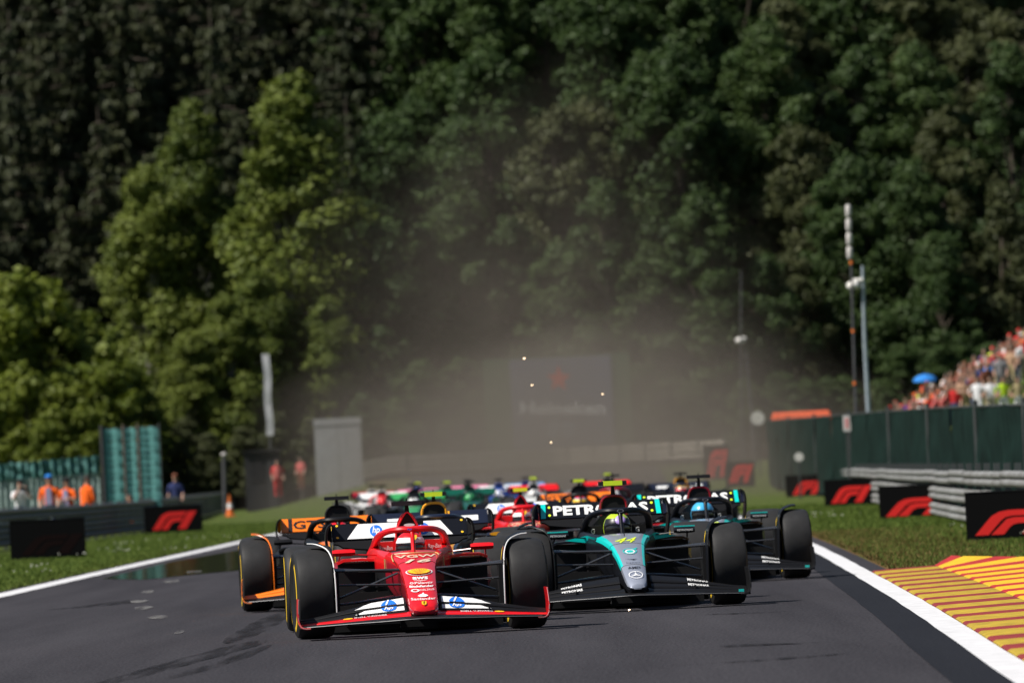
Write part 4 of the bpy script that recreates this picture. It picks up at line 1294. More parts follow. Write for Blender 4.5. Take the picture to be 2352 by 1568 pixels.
OAKS = [broad(11 + k, 17 + k, 8.5, 66, 480, .21, L_OAK, BARK) for k in range(4)]
OLIVES = [broad(31 + k, 16 + k, 7.5, 60, 460, .20, L_OLIVE, BARK) for k in range(2)]
BIRCHES = [broad(51 + k, 20, 8.4, 110, 460, .20, L_BIRCH, BIRCHBARK, .10, 1.5) for k in range(3)]
SPRUCES = [spruce(71 + k, 24, 8.2, 24, L_SPRUCE) for k in range(4)]
BUSHES = [broad(91 + k, 6.5, 5.0, 50, 230, .19, L_BUSH, BARK, .04, .6) for k in range(2)]
def tree(name, label, kind, X, D, sc, group, wide=1.0):
    tm, cm = random.choice(kind)
    t = thing(name, label, 'tree' if name != 'shrub' else 'shrub', (X, D, terrain_z(X, D) - .15), random.uniform(0, 6.28), group)
    t.scale = (sc * wide, sc * wide, sc)
    link('trunk', tm, t); link('crown', cm, t)
    return t
def pxX(px, D): return at(px, 900, D).x
# the three birches by the left of the track and the shrubs at their feet
for px, D, sc, lab, w in ((345, 500, .98, 'pale green birch with rounded crown left of the tallest birch', 1.05), (455, 503, 1.10, 'pale green birch with white trunk between two other birches', .9), (690, 498, 1.20, 'tallest pale green birch with pointed crown beside the dark woodland gap', 1.12)):
    tree('birch_tree', lab, BIRCHES, pxX(px, D), D, sc, None, w)
for px, D, sc in ((600, 492, .66), (520, 490, .60), (760, 492, .55), (430, 489, .50)):
    tree('birch_tree', 'short bushy birch growing at the foot of the tall birches', BIRCHES, pxX(px, D), D, sc, 'low birches at the wood edge', 1.25)
for px, D, sc in ((20, 470, 1.95), (110, 474, 1.85), (200, 478, 1.6), (285, 482, 1.2), (-60, 472, 2.0), (60, 462, 1.2), (150, 464, 1.1), (240, 468, 1.2), (-20, 460, 1.0), (105, 458, .8), (200, 461, .9)):
    tree('shrub', 'bright yellow-green shrub above the pleated fence', BUSHES, pxX(px, D), D, sc, 'bright shrubs above the pleated fence')
for px, D, sc in ((330, 476, .75), (420, 478, .85), (480, 474, .75), (560, 478, .8), (640, 480, .85), (720, 484, .8)):
    tree('shrub', 'olive shrub below the birches behind the crash barrier', [(a, b) for a, b in OLIVES], pxX(px, D), D, sc * .36, 'olive shrubs under the birches', 1.3)
# dark spruces up the slope on the left
for D, xs_, sc in ((512, (-20, 70, 165, 260, 520, 830), .92), (532, (20, 115, 215, 320, 420, 560, 650, 740, 850), .95), (556, (-30, 60, 150, 250, 345, 440, 535, 625, 720, 815, 905), .95), (584, (0, 100, 200, 300, 400, 500, 600, 700, 800, 900, 1000, 1100), .95)):
    for px in xs_:
        px += random.uniform(-16, 16); d = D + random.uniform(-5, 5)
        zone = 'above the bright shrubs' if px < 250 else ('behind the pale birches' if px < 640 else 'right of the tallest birch')
        row = 'low' if D < 520 else ('halfway up' if D < 560 else 'high')
        tree('spruce_tree', 'dark drooping spruce %s on the slope %s' % (row, zone), SPRUCES, pxX(px, d), d, sc * random.uniform(.72, 1.2), 'spruces %s on the slope %s' % (row, zone))
# broadleaf wood in the middle and on the right
for D, x0, x1, n, sc in ((500, 880, 2360, 13, .74), (514, 830, 2420, 13, .90), (530, 870, 2420, 13, .98), (550, 960, 2420, 12, 1.0), (574, 1050, 2440, 12, 1.0), (600, 1150, 2440, 11, 1.0)):
    for k in range(n):
        px = x0 + (x1 - x0) * (k + random.uniform(.15, .85)) / n; d = D + random.uniform(-5, 5)
        ol = random.random() < (.35 if px > 1200 else .15)
        zone = 'between the tallest birch and the billboard' if px < 1120 else ('behind the billboard' if px < 1480 else ('behind the dusty camera pole' if px < 1860 else 'above the crowd and green fence'))
        row = 'at the wood edge' if D < 520 else ('midway up the slope' if D < 560 else 'high on the slope')
        kind = 'olive' if ol else 'deep green'
        tree('broadleaf_tree', '%s broadleaf tree %s %s' % (kind, row, zone), OLIVES if ol else OAKS, pxX(px, d), d, sc * random.uniform(.85, 1.15), '%s trees %s %s' % (kind, row, zone))
# undergrowth that closes the foot of the wood
for k in range(22):
    px = 800 + 1560 * (k + random.random()) / 22; d = random.uniform(486, 496)
    zone = 'left of the billboard' if px < 1120 else ('behind the billboard' if px < 1480 else ('right of the billboard' if px < 1860 else 'behind the crowd'))
    tree('shrub', 'dark green undergrowth shrub at the foot of the wood ' + zone, OAKS, pxX(px, d), d, random.uniform(.22, .36), 'undergrowth ' + zone, 1.5)
# ------------------------------------------------------------------ the field of cars
def from_wheel(px, py, s, yaw):
    q = gp(px, py)
    return q + Vector((-s * .85 * math.cos(yaw), -s * .85 * math.sin(yaw), 0))
def flat_text_front(y):
    return lambda u, v: Vector((u, y, v))
def hp_emblem(parent, mapping, uc, vc, ru, rv):
    e = lay('emblem', *disc(uc, vc, ru, rv), lambda u, v: mapping(u, v), BLUE, parent)
    letter('hp', uc - ru * .62, uc + ru * .62, vc - rv * .72, vc + rv * .78, lambda u, v: mapping(u, v) + Vector((0, -.003, .001)), WHITE, e, .02, .25)
def ferrari(name, label, dl, pos, yaw, steer, pod, number, lod=0):
    cfg = dict(body=RED, halo=RED, rim=RED, airbox='narrow', cover=RED, pods=MAROON, lip=RED, mirror=RED, stay=RED, pod=pod, brow=BLK, brow_edge=WHITE,
               fw={1: RED}, rw=BLK, endplate=RED, plate_edge=STEELP, suit=mat('red race suit', (.5, .01, .012), .8), helmet=(RED, WHITE, VISOR, None), shield=True, halo_dz=-.034, wing_up=-.022, pod_dz=-.027,
               nose_mats=[RED, RED, RED, MAROON], arms=CARBON)
    root, nose, halo, rw, fw = make_car(name, label, 0, 0, yaw, cfg, lod, steer, X=pos.x, D=pos.y, driver_label=dl)
    # rear wing panel
    lay('wing_panel', [(-.45, .775), (.45, .775), (.35, .897), (-.35, .897)], [(0, 1, 2, 3)], lambda u, v: rw_map(u, v, .004), WHITE, rw)
    for q in (-.2, .2):
        hp_emblem(rw, lambda u, v: rw_map(u, v, .008), q, .833, .053, .050)
    for s in (-1, 1):
        for zz in (.79, .89):
            lay('bolt_cover', *disc(s * .53, zz, .012, .009, 10), lambda u, v: rw_map(u, v, .006), YELLOW, rw)
    g = MB(); g.box(.06, .20, 4.02, 4.12, .845, .88); g.build('flap_actuator', MATT, rw, smooth=False)
    letter(number, -.10, .12, .562, .588, nose_map(.004), mat('pale gold', (.75, .62, .45), .4), nose, .02, .3)
    letter('VGW', -.165, .165, .602, .622, NM, mat('pale gold', (.75, .62, .45), .4), nose, .02)
    gl = [(-.185, .575), (-.19, .61), (-.165, .632), (0, .637), (.165, .632), (.19, .61)]
    f2 = nose_map(.003)
    tr = MB(); tr.tube([f2(u, v) for u, v in smooth_path([(a, b, 0) for a, b in gl], 3) and [(q.x, q.y) for q in smooth_path([(a, b, 0) for a, b in gl], 3)]], .005, 6)
    tr.build('gold_trim', GOLD, nose)
    if lod == 0:
        sh = lay('emblem', *disc(0, .490, .108, .026), nose_map(.003), WHITE, nose)
        lay('emblem_shell', *disc(0, .490, .098, .0225), nose_map(.005), RED, sh)
        lay('emblem_shell', *disc(0, .491, .088, .0195), nose_map(.007), YELLOW, sh)
        for k in range(-3, 4):
            lay('emblem_ray', [(k * .006 - .001, .475), (k * .006 + .001, .475), (k * .021 + .0018, .508 - abs(k) * .0022), (k * .021 - .0018, .508 - abs(k) * .0022)], [(0, 1, 2, 3)], nose_map(.009), RED, sh)
        letter('aws', -.062, .062, .434, .454, NM, WHITE, nose, .03)
        lay('emblem_smile', [(-.06, .430), (0, .424), (.06, .430), (.05, .427), (0, .4205), (-.05, .427)], [(0, 1, 4, 5), (1, 2, 3, 4)], NM, WHITE, nose)
        letter('Palantir', -.05, .098, .399, .415, NM, WHITE, nose, .01)
        lay('emblem_ring', *disc(-.073, .407, .015, .0075, 14, .6), NM, WHITE, nose)
        letter('Bitdefender', -.095, .098, .373, .390, NM, WHITE, nose, .03)
        letter('CELSIUS', -.02, .098, .347, .360, NM, WHITE, nose, .0)
        lay('emblem_ring', *disc(-.055, .350, .034, .012, 18, .6), NM, WHITE, nose)
        lay('emblem_flame', [(-.042, .307), (-.02, .300), (.02, .300), (.042, .308), (.03, .317), (.012, .321), (.006, .334), (-.008, .322), (-.03, .317)], [tuple(range(9))], NM, WHITE, nose)
        letter('Santander', -.098, .098, .277, .295, NM, WHITE, nose, .01)
        lay('shield', [(-.018, .262), (.018, .262), (.018, .240), (0, .232), (-.018, .240)], [(0, 4, 3, 2, 1)], nose_map(.006), YELLOW, nose)
        letter('f', -.008, .008, .238, .258, nose_map(.009), BLACKP, nose, .02, .2, 'emblem_horse')
        for s in (-1, 1):
            sc_ = MB(); sc_.box(s * .236, s * .244, .77, .80, .50, .60); sc_.build('side_emblem', GOLD, nose, smooth=False)
            letter('Ray-Ban', s * .20 - .055, s * .20 + .055, .655, .70, flat_text_front(1.614), WHITE, root, .005, .25)
        def hm(sgn):
            def f(u, v):
                x = sgn * u
                y = lerp_tab([(0, 1.0), (.10, 1.02), (.18, 1.10), (.24, 1.24), (.275, 1.45)], abs(x)); zz = lerp_tab([(0, .862), (.10, .864), (.18, .856), (.24, .832), (.275, .785)], abs(x))
                return Vector((x, y - .045, zz + v - .034))
            return f
        for s in (-1, 1):
            letter('DXC TECHNOLOGY', .15 if s > 0 else -.255, .255 if s > 0 else -.15, -.006, .006, hm(1), WHITE, halo, .01)
        lay('emblem', *disc(-.02, 0.004, .045, .012, 18), lambda u, v: Vector((u, .953, .862 + v)), WHITE, halo)
        letter('hp', -.04, .0, .818, .842, flat_text_front(.950), BLUE, halo, .02, .25)
    # front flap panels
    for s in (-1, 1):
        for e in (2, 3):
            pts = [(s * .15, .03, .99), (s * .40, .03, .99), (s * .47, .03, .8), (s * .54, .03, .1)]
            pn = wing_panel('flap_panel', e, pts if s > 0 else pts, WHITE, fw)
            if lod == 0:
                mp = wing_map(e, .008)
                lo, hi = (-1, 0) if e == 2 else (0, 1)
                # one roundel across both flaps
                n = 14
                up = [(s * .27 + .062 * math.cos(math.pi * k / n), math.sin(math.pi * k / n)) for k in range(n + 1)]
                if e == 3:
                    lay('emblem', [(u, .05 + .9 * v) for u, v in up], [tuple(range(n + 1))], mp, BLUE, pn)
                    lay('emblem_slash', [(s * .27 - .028, 0), (s * .27 - .014, 0), (s * .27 + .008, .9), (s * .27 - .006, .9)], [(0, 1, 2, 3)], wing_map(e, .012), WHITE, pn)
                else:
                    lay('emblem', [(u, .95 - .9 * v) for u, v in up], [tuple(range(n + 1))], mp, BLUE, pn)
                    letter('hp', s * .27 - .04, s * .27 + .035, .25, .95, wing_map(e, .012), WHITE, pn, .02, .3)
        if lod == 0:
            lay('emblem', *disc(s * .60, .5, .04, .3, 12), wing_map(1, .005), YELLOW, fw)
            letter('SHELL V-POWER', s * .42 - .13, s * .42 + .13, .35, .75, wing_map(1, .006), WHITE, fw, .01)
    return root

def mercedes(name, label, dl, pos, yaw, steer, pod, number, helmet, spot, lod=0):
    cfg = dict(body=BLK, side=BLK, halo=BLK, rim=mat('dark red gloss', (.25, .005, .012), .25, coat=.6), cover=BLK, mirror=BLK, mirror_top=TEAL, pod=pod, brow=BLK, brow_edge=CARBON,
               fw={}, rw=BLK, rw_end=BLK, rw_tip=NAVY, endplate=CARBON, plate_edge=CARBON, suit=mat('black race suit', (.02, .02, .025), .8), helmet=helmet, helmet_spot=spot,
               slim=.76, nose_mats=[SILVER, TEAL, SILVER, BLK], lip=BLK, cockpit=BLK, headrest=MATT)
    root, nose, halo, rw, fw = make_car(name, label, 0, 0, yaw, cfg, lod, steer, X=pos.x, D=pos.y, driver_label=dl)
    letter('PETRONAS', -.44, .44, .792, .884, lambda u, v: rw_map(u, v, .006), WHITE, rw, .04)
    for s in (-1, 1):
        lay('wing_stripe', [(s * .535 - .022, .772), (s * .535 + .022, .772), (s * .528 + .022, .902), (s * .528 - .022, .902)], [(0, 1, 2, 3)], lambda u, v: rw_map(u, v, .005), TEAL, rw)
        for zz in (.80, .872):
            lay('emblem', *disc(s * .475, zz, .013, .011, 10), lambda u, v: rw_map(u, v, .006), LIME, rw)
        for e in (2, 3):
            letter('PETRONAS', s * .55 - .09, s * .55 + .09, .15, .85, wing_map(e, .006), WHITE, fw, .035)
        dt = MB(); dt.box(s * .91 - .022, s * .91 + .022, -.93, -.90, .118, .142); dt.build('sensor_light', TEAL, fw, smooth=False)
    # shoulder flashes
        fv = MB(); fv.add([(s * .235, .70, .632), (s * .30, 1.10, .655), (s * .50, 1.15, .618), (s * .26, 1.1, .585)], [(0, 1, 2, 3) if s < 0 else (3, 2, 1, 0)])
        fv.build('shoulder_panel', TEAL, root, smooth=False)
        letter('G', s * .20 - .035, s * .20 + .0, .665, .71, flat_text_front(1.614), WHITE, root, .02)
    letter(number, -.10, .10, .582, .622, NM, LIME, nose, .0, .5)
    em = lay('emblem', *disc(0, .508, .062, .024, 22, .86), NM, TEAL, nose)
    lay('emblem_drop', *disc(0, .505, .044, .017, 20, .72), NM, WHITE, em)
    lay('emblem_drop', *disc(0, .505, .03, .0115, 18), NM, TEAL, em)
    lay('emblem_tail', [(.02, .522), (.07, .535), (.075, .53), (.035, .515)], [(0, 3, 2, 1)], NM, TEAL, em)
    lay('emblem_mark', [(-.06, .445), (0, .439), (.05, .442), (.01, .433)], [(0, 3, 2, 1)], NM, BLACKP, nose)
    letter('Snapdragon', -.06, .06, .405, .415, NM, BLACKP, nose, .0)
    letter('AMD', -.055, .055, .360, .377, NM, BLACKP, nose, .02)
    st = lay('star_ring', *disc(0, .305, .062, .030, 28, .88), nose_map(.005), WHITE, nose)
    for k in range(3):
        a = math.pi / 2 + k * 2 * math.pi / 3
        c, s_ = math.cos(a), math.sin(a)
        px, pz = -s_, c
        lay('star_arm', [(.062 * .9 * c, .305 + .03 * .9 * s_), (.008 * px, .305 + .0045 * pz), (-.004 * c, .305 - .002 * s_), (-.008 * px, .305 - .0045 * pz)], [(0, 1, 2, 3)], nose_map(.005), WHITE, st)
    hm = lambda u, v: Vector((u, lerp_tab([(0, .953), (.10, .972), (.18, 1.05), (.24, 1.19), (.275, 1.40)], abs(u)), lerp_tab([(0, .862), (.10, .864), (.18, .856), (.24, .832), (.275, .785)], abs(u)) + v))
    letter('CROWDSTRIKE', -.265, -.16, -.008, .010, hm, WHITE, halo, .02)
    letter('CROWDSTRIKE', .16, .265, -.008, .010, hm, WHITE, halo, .02)
    lay('star_ring', *disc(0, 0, .030, .014, 20, .82), lambda u, v: Vector((u, .951, .862 + v)), SILVER, halo)
    return root

LH = (mat('lime helmet paint', (.45, .62, .02), .3, coat=.5), BLACKP, VISOR, None)
GRH = (SKYBLUE, SKYBLUE, VISOR, None)
y16, y44, y63, y81, yrb = R(2.6), R(2.6), R(2.2), R(1.6), R(1.8)
P16 = (gp(735, 1478) + gp(1190, 1440)) / 2
P16 = P16 * 1.014
ferrari('racing_car', 'red racing car with black camera pod and white rear wing panel leading the pack', 'driver in red helmet with white band inside the leading red car', P16, y16, R(4.2), 'black', '16')
P44 = from_wheel(1672, 1387, 1, y44)
mercedes('racing_car', 'black and silver-nosed racing car with lime camera pod beside the leading red car', 'driver in lime helmet with lilac roundel inside a black and silver car', P44, y44, R(3.0), 'lime', '44', LH, LILAC)
P63 = from_wheel(1828, 1327, 1, y63)
mercedes('racing_car', 'black racing car with teal flashes running along the right-hand white line', 'driver in sky blue helmet inside the black car by the white line', P63, y63, R(3.0), 'black', '63', GRH, None)

P81 = from_wheel(592, 1403, -1, y81)
TURQ = mat('mixed helmet paint', (.05, .25, .5), .3, coat=.5)
def mclaren(label, dl, pos, yaw, pod, lod):
    cfg = dict(body=CARBON, side=CARBON, halo=CARBON, rim=MATT, cover=CARBON, pods=CARBON, lip=CARBON, mirror=CARBON, wing_up=-.022, pod_dz=-.03, pod=pod, brow=ORANGE, brow_edge=ORANGE, fw={2: ORANGE, 3: ORANGE}, rw=ORANGE, rw_tip=ORANGE,
               endplate=ORANGE, plate_edge=CARBON, suit=mat('navy race suit', (.02, .03, .09), .8), helmet=(TURQ, YELLOW, VISOR, RED), nose_mats=[ORANGE, ORANGE, ORANGE, CARBON], dark_tub=True, cockpit=CARBON, headrest=CARBON)
    root, nose, halo, rw, fw = make_car('racing_car', label, 0, 0, yaw, cfg, lod, R(2.6), X=pos.x, D=pos.y, driver_label=dl)
    letter('GTSBE', -.45, .10, .795, .880, lambda u, v: rw_map(u, v, .006), BLACKP, rw, .02)
    lay('wing_stripe', [(-.50, .77), (-.46, .77), (-.46, .903), (-.50, .903)], [(0, 1, 2, 3)], lambda u, v: rw_map(u, v, .005), BLACKP, rw)
    lay('wing_stripe', [(.32, .77), (.57, .77), (.57, .87), (.42, .86)], [(0, 1, 2, 3)], lambda u, v: rw_map(u, v, .005), BLACKP, rw)
    lay('wing_stripe', [(-.22, .752), (.02, .69), (.22, .70), (.42, .752)], [(0, 1, 2, 3)], lambda u, v: rw_map(u, v, .006) + Vector((0, -.05, 0)), ORANGE, rw)
    return root
mclaren('black and orange racing car with black camera pod left of the leading red car', 'driver in multicoloured helmet inside the orange-winged car', P81, y81, 'black', 0)

def redbull(label, dl, pos, yaw, pod, lod):
    cfg = dict(body=NAVY, halo=NAVY, rim=AMBER, cover=NAVY, mirror=NAVY, mirror_top=None, wing_up=.0, pod_dz=-.03, pod=pod, brow=BLK, fw={3: NAVY}, rw=NAVY, rw_tip=BLK, suit=mat('navy race suit', (.02, .03, .09), .8),
               helmet=(mat('white helmet paint', (.7, .7, .7), .3), RED, VISOR, YELLOW), nose_mats=[AMBER, NAVY, AMBER, NAVY])
    root, nose, halo, rw, fw = make_car('racing_car', label, 0, 0, yaw, cfg, lod, R(2.6), X=pos.x, D=pos.y, driver_label=dl)
    for u0, u1, m_ in ((-.42, -.17, WHITE), (.25, .48, WHITE), (.12, .20, AMBER)):
        z0, z1 = (.775, .90) if m_ is AMBER else (.80, .85)
        lay('wing_panel', [(u0, z0), (u1, z0), (u1, z1), (u0, z1)], [(0, 1, 2, 3)], lambda u, v: rw_map(u, v, .005), m_, rw)
    for s in (-1, 1):
        lay('emblem', *disc(s * .565, .677, .07, .017), lambda u, v: Vector((u, .938, v)), AMBER, root)
    return root
redbull('navy racing car with amber intake ring and lime pod behind the leading red car', 'driver in white and red helmet inside the navy amber-ringed car', Vector((-.77, 82, 0)), yrb, 'lime', 0)
ferrari('racing_car', 'red racing car with lime camera pod further back between the navy and silver-nosed cars', 'driver in red helmet inside the red car further back', Vector((.05, 104, 0)), R(1.2), R(1), 'lime', '55', 1)
mclaren('orange-winged racing car with lime camera pod far behind the silver-nosed car', 'driver inside the far orange-winged car with lime pod', Vector((.95, 133, 0)), R(.8), 'lime', 1)
redbull('distant navy racing car with amber intake ring and black pod by the right verge', 'driver inside the distant navy car by the right verge', Vector((3.15, 167, 0)), R(.5), 'black', 1)
# the cars deep in the dust
def far_car(label, dl, X, D, body, rw, nose_c, halo, brow, hel, pod, rim=None):
    cfg = dict(body=body, halo=halo, rim=rim or body, mirror=body, pod=pod, brow=brow, fw={2: rw, 3: nose_c}, rw=rw, rw_tip=rw, suit=mat('dark race suit', (.03, .03, .04), .8), helmet=(hel, hel, VISOR, None), nose_mats=[nose_c, body, nose_c, body])
    make_car('racing_car', label, 0, 0, R(random.uniform(-1, 1)), cfg, 2, 0, X=X, D=D, driver_label=dl)
far_car('bright green and black racing car in the dust behind the navy car', 'driver inside the bright green and black car', -2.25, 182, BLK, BRIGHTGREEN, BRIGHTGREEN, BLK, BLK, WHITEP, 'black')
far_car('racing green car with lime camera pod in the dust', 'driver in green helmet inside the racing green car with lime pod', -1.75, 214, GREENP, GREENP, GREENP, GREENP, GREENP, BRIGHTGREEN, 'lime')
far_car('racing green car with black camera pod in the dust', 'driver inside the racing green car with black pod', -1.1, 196, GREENP, GREENP, GREENP, GREENP, BLK, BRIGHTGREEN, 'black')
far_car('white and red racing car in the dust beside a pink-nosed car', 'driver inside the white and red car', -3.25, 205, WHITEP, WHITEP, RED, RED, WHITEP, RED, 'black')
far_car('blue racing car with pink nose in the dust', 'driver inside the blue car with pink nose', -2.75, 236, MIDBLUE, PINK, PINK, PINK, MIDBLUE, PINK, 'lime')
far_car('blue and white racing car in the dust with white wing', 'driver inside the blue and white car', -.55, 226, MIDBLUE, WHITEP, WHITEP, MIDBLUE, WHITEP, WHITEP, 'black')
far_car('white car with red nose and black halo in the dust', 'driver inside the white car with black halo', .35, 205, WHITEP, RED, WHITEP, BLK, WHITEP, WHITEP, 'lime')
far_car('dark blue racing car with light blue wing in the dust', 'driver inside the dark blue car with light blue wing', .2, 250, MIDBLUE, mat('light blue paint', (.15, .35, .7), .35, coat=.5), MIDBLUE, MIDBLUE, BLK, WHITEP, 'black')
far_car('pink and black racing car at the back of the pack', 'driver inside the pink and black car', -1.6, 262, BLK, PINK, BLK, BLK, PINK, RED, 'black')
far_car('dark red-nosed black racing car behind the far orange-winged car', 'driver inside the red-nosed black car', 1.75, 160, BLK, BLK, RED, MAROON, BLK, WHITEP, 'black')
far_car('white and black racing car with red wing in the dust right of the others', 'driver inside the white and black car with red wing', 2.2, 214, BLK, RED, WHITEP, WHITEP, WHITEP, WHITEP, 'lime')
far_car('white racing car with dark red wing at the outside of the dusty pack', 'driver inside the white car with dark red wing', -3.9, 228, WHITEP, MAROON, WHITEP, WHITEP, BLK, RED, 'black')
# ------------------------------------------------------------------ people
SKIN = mat('skin', (.42, .24, .17), rough=.6)
HAIR = mat('hair dark', (.03, .02, .015), rough=.7)
POSES = {}
def person_mesh(pose, colours):
    """one body: shirt, trousers, skin, hair, shoes"""
    key = (pose,)
    if key not in POSES:
        L = {'stand': [((.21, 0, 1.36), (.27, -.02, 1.08), (.24, -.14, .86))], 'hips': [((.21, 0, 1.36), (.38, .02, 1.12), (.22, -.10, 1.0))], 'fold': [((.21, 0, 1.36), (.29, -.08, 1.12), (.08, -.22, 1.16))],
             'raise': [((.21, 0, 1.40), (.34, -.04, 1.60), (.28, -.10, 1.86))], 'look': [((.21, 0, 1.38), (.28, -.20, 1.20), (.09, -.24, 1.50))]}
        arm = L[pose][0]
        arm2 = arm if pose in ('stand', 'fold', 'look', 'hips') else L['stand'][0]
        J = [((0, .02, .95), (.16, .115)), ((0, .02, 1.12), (.15, .11)), ((0, .01, 1.32), (.19, .115)), ((0, 0, 1.45), .075), ((0, -.01, 1.53), .062), ((0, -.02, 1.62), (.092, .105)), ((0, -.01, 1.70), (.085, .095)), ((0, 0, 1.76), .05)]
        E = [(0, 1), (1, 2), (2, 3), (3, 4), (4, 5), (5, 6), (6, 7)]
        for s, A in ((1, arm), (-1, arm2)):
            b = len(J)
            J += [((s * A[0][0], A[0][1], A[0][2]), .068), ((s * A[1][0], A[1][1], A[1][2]), .052), ((s * A[2][0], A[2][1], A[2][2]), .042), ((s * A[2][0] * .97, A[2][1] - .04, A[2][2] - (.08 if A[2][2] < 1.3 else -.08)), .045)]
            E += [(2, b), (b, b + 1), (b + 1, b + 2), (b + 2, b + 3)]
            b = len(J)
            J += [((s * .10, .02, .84), .10), ((s * .115, -.01, .48), .072), ((s * .12, .03, .10), .05), ((s * .125, -.10, .045), .045)]
            E += [(0, b), (b, b + 1), (b + 1, b + 2), (b + 2, b + 3)]
        hand_z = arm[2]
        def pick(c):
            if c.z > 1.655 or (c.z > 1.56 and c.y > .03): return 3
            if c.z > 1.47 and abs(c.x) < .13 and pose != 'raise': return 2
            if c.z > 1.47 and abs(c.x) < .11: return 2
            if abs(c.x) > .12 or c.y < -.13:
                for A in (arm, arm2):
                    for a_, b_ in ((A[1], A[2]),):
                        for q in (.35, .6, .85, 1.05, 1.2):
                            t = Vector(a_).lerp(Vector(b_), q)
                            if (Vector((abs(c.x), c.y, c.z)) - t).length < .075: return 2
            if c.z < .09: return 4
            if c.z < .97 and (abs(c.x) < .24): return 1
            return 0
        POSES[key] = skin_mesh('person', J, E, [SKIN] * 5, pick)
    return POSES[key]
SHOE = mat('shoe', (.03, .03, .03), .6)
def person(label, cat, pos, face, pose, shirt, legs, hair=HAIR, group=None, sc=1.0):
    """FACE: heading in degrees, 0 looks at the camera"""
    me = person_mesh(pose, None)
    o = tag(link('person', me, None, pos, (0, 0, R(face))), label, cat, group)
    o.scale = (sc, sc, sc)
    for i, m_ in enumerate((shirt, legs, SKIN, hair, SHOE)):
        o.material_slots[i].link = 'OBJECT'; o.material_slots[i].material = m_
    return o
def cap(o, m_):
    c = MB(); c.ellipsoid((0, -.005, 1.715), (.105, .118, .075), 14, 8)
    c.loft([[(.08 * math.cos(a), -.10 - .07 * math.sin(a), zz) for a in [math.pi * k / 6 for k in range(7)]] for zz in (1.70, 1.712)], True)
    return c.build('cap', m_, o)
def vest(o, m_, pose='stand'):
    v = MB(); secs = []
    for z_, a_, b_ in ((.90, .205, .165), (1.1, .195, .155), (1.3, .23, .16), (1.42, .17, .12)):
        secs.append([(a_ * math.cos(2 * math.pi * k / 16), .015 + b_ * math.sin(2 * math.pi * k / 16), z_) for k in range(16)])
    v.loft(secs, False)
    return v.build('vest', m_, o)
C = {n: mat('cloth ' + n, c, .85, spec=.2) for n, c in dict(orange=(.85, .13, .015), white=(.68, .68, .70), navy=(.03, .04, .12), red=(.55, .03, .03), black=(.02, .02, .022), lilac=(.28, .26, .40), brown=(.22, .08, .05), cream=(.55, .48, .36), blue=(.03, .20, .60), purple=(.14, .03, .22), teal=(.05, .40, .36), pinkred=(.50, .12, .11), grey=(.20, .20, .21), denim=(.06, .09, .20), khaki=(.35, .29, .16), lime=(.45, .65, .03), tan=(.40, .25, .16)).items()}
def behind(px, ground_y, D):
    q = at(px, 1100, D); return Vector((q.x, D, 0))
o = person('person in white shirt and blue trousers with camera raised behind the left barrier', 'person', behind(45, 0, 247), 18, 'look', C['white'], C['denim']); cap(o, C['black'])
t = MB(); t.box(-.07, .07, -.34, -.24, 1.46, 1.56); t.tube([(0, -.34, 1.51), (0, -.46, 1.51)], .045, 10); t.build('held_camera', MATT, o, smooth=False)
o = person('marshal in open orange jacket and blue cap behind the left barrier', 'person', behind(112, 0, 252), -10, 'stand', C['orange'], C['navy'], sc=1.06); cap(o, C['blue'])
w_ = MB(); w_.loft([[(-.10, -.14, .95), (.10, -.14, .95), (.10, -.12, .95), (-.10, -.12, .95)], [(-.07, -.155, 1.42), (.07, -.155, 1.42), (.07, -.10, 1.42), (-.07, -.10, 1.42)]], True); w_.build('shirt_front', C['lilac'], o)
o = person('marshal in orange sleeves and dark cap with hands joined between two colleagues', 'person', behind(153, 0, 254), -25, 'fold', C['orange'], C['navy'], sc=1.0); cap(o, C['black']); 
w_ = MB(); w_.loft([[(-.10, -.14, .95), (.10, -.14, .95), (.10, -.12, .95), (-.10, -.12, .95)], [(-.07, -.155, 1.42), (.07, -.155, 1.42), (.07, -.10, 1.42), (-.07, -.10, 1.42)]], True); w_.build('shirt_front', C['lilac'], o)
o = person('marshal in full orange jacket turned away next to the tall teal screen', 'person', behind(198, 0, 252), 130, 'stand', C['orange'], C['orange'], sc=1.03); vest(o, C['orange'])
o = person('crouching marshal in orange leaning on the barrier before the teal screen', 'person', behind(296, 0, 280) + Vector((0, 0, -.55)), -40, 'fold', C['orange'], C['orange'])
o = person('person in dark navy top and brown cap right of the teal screen', 'person', behind(402, 0, 330), 0, 'stand', C['navy'], C['navy'], sc=1.05); cap(o, C['brown'])
o = person('marshal in red and white overalls standing on the grass by the black hut', 'person', behind(638, 0, 402) + Vector((0, 0, terrain_z(0, 402))), 10, 'stand', C['red'], C['red'], sc=1.0); vest(o, C['pinkred'])
o = person('marshal in red overalls on the grass beside the pale grey panel', 'person', behind(692, 0, 420) + Vector((0, 0, terrain_z(0, 420))), -30, 'stand', C['pinkred'], C['brown'], sc=.9)

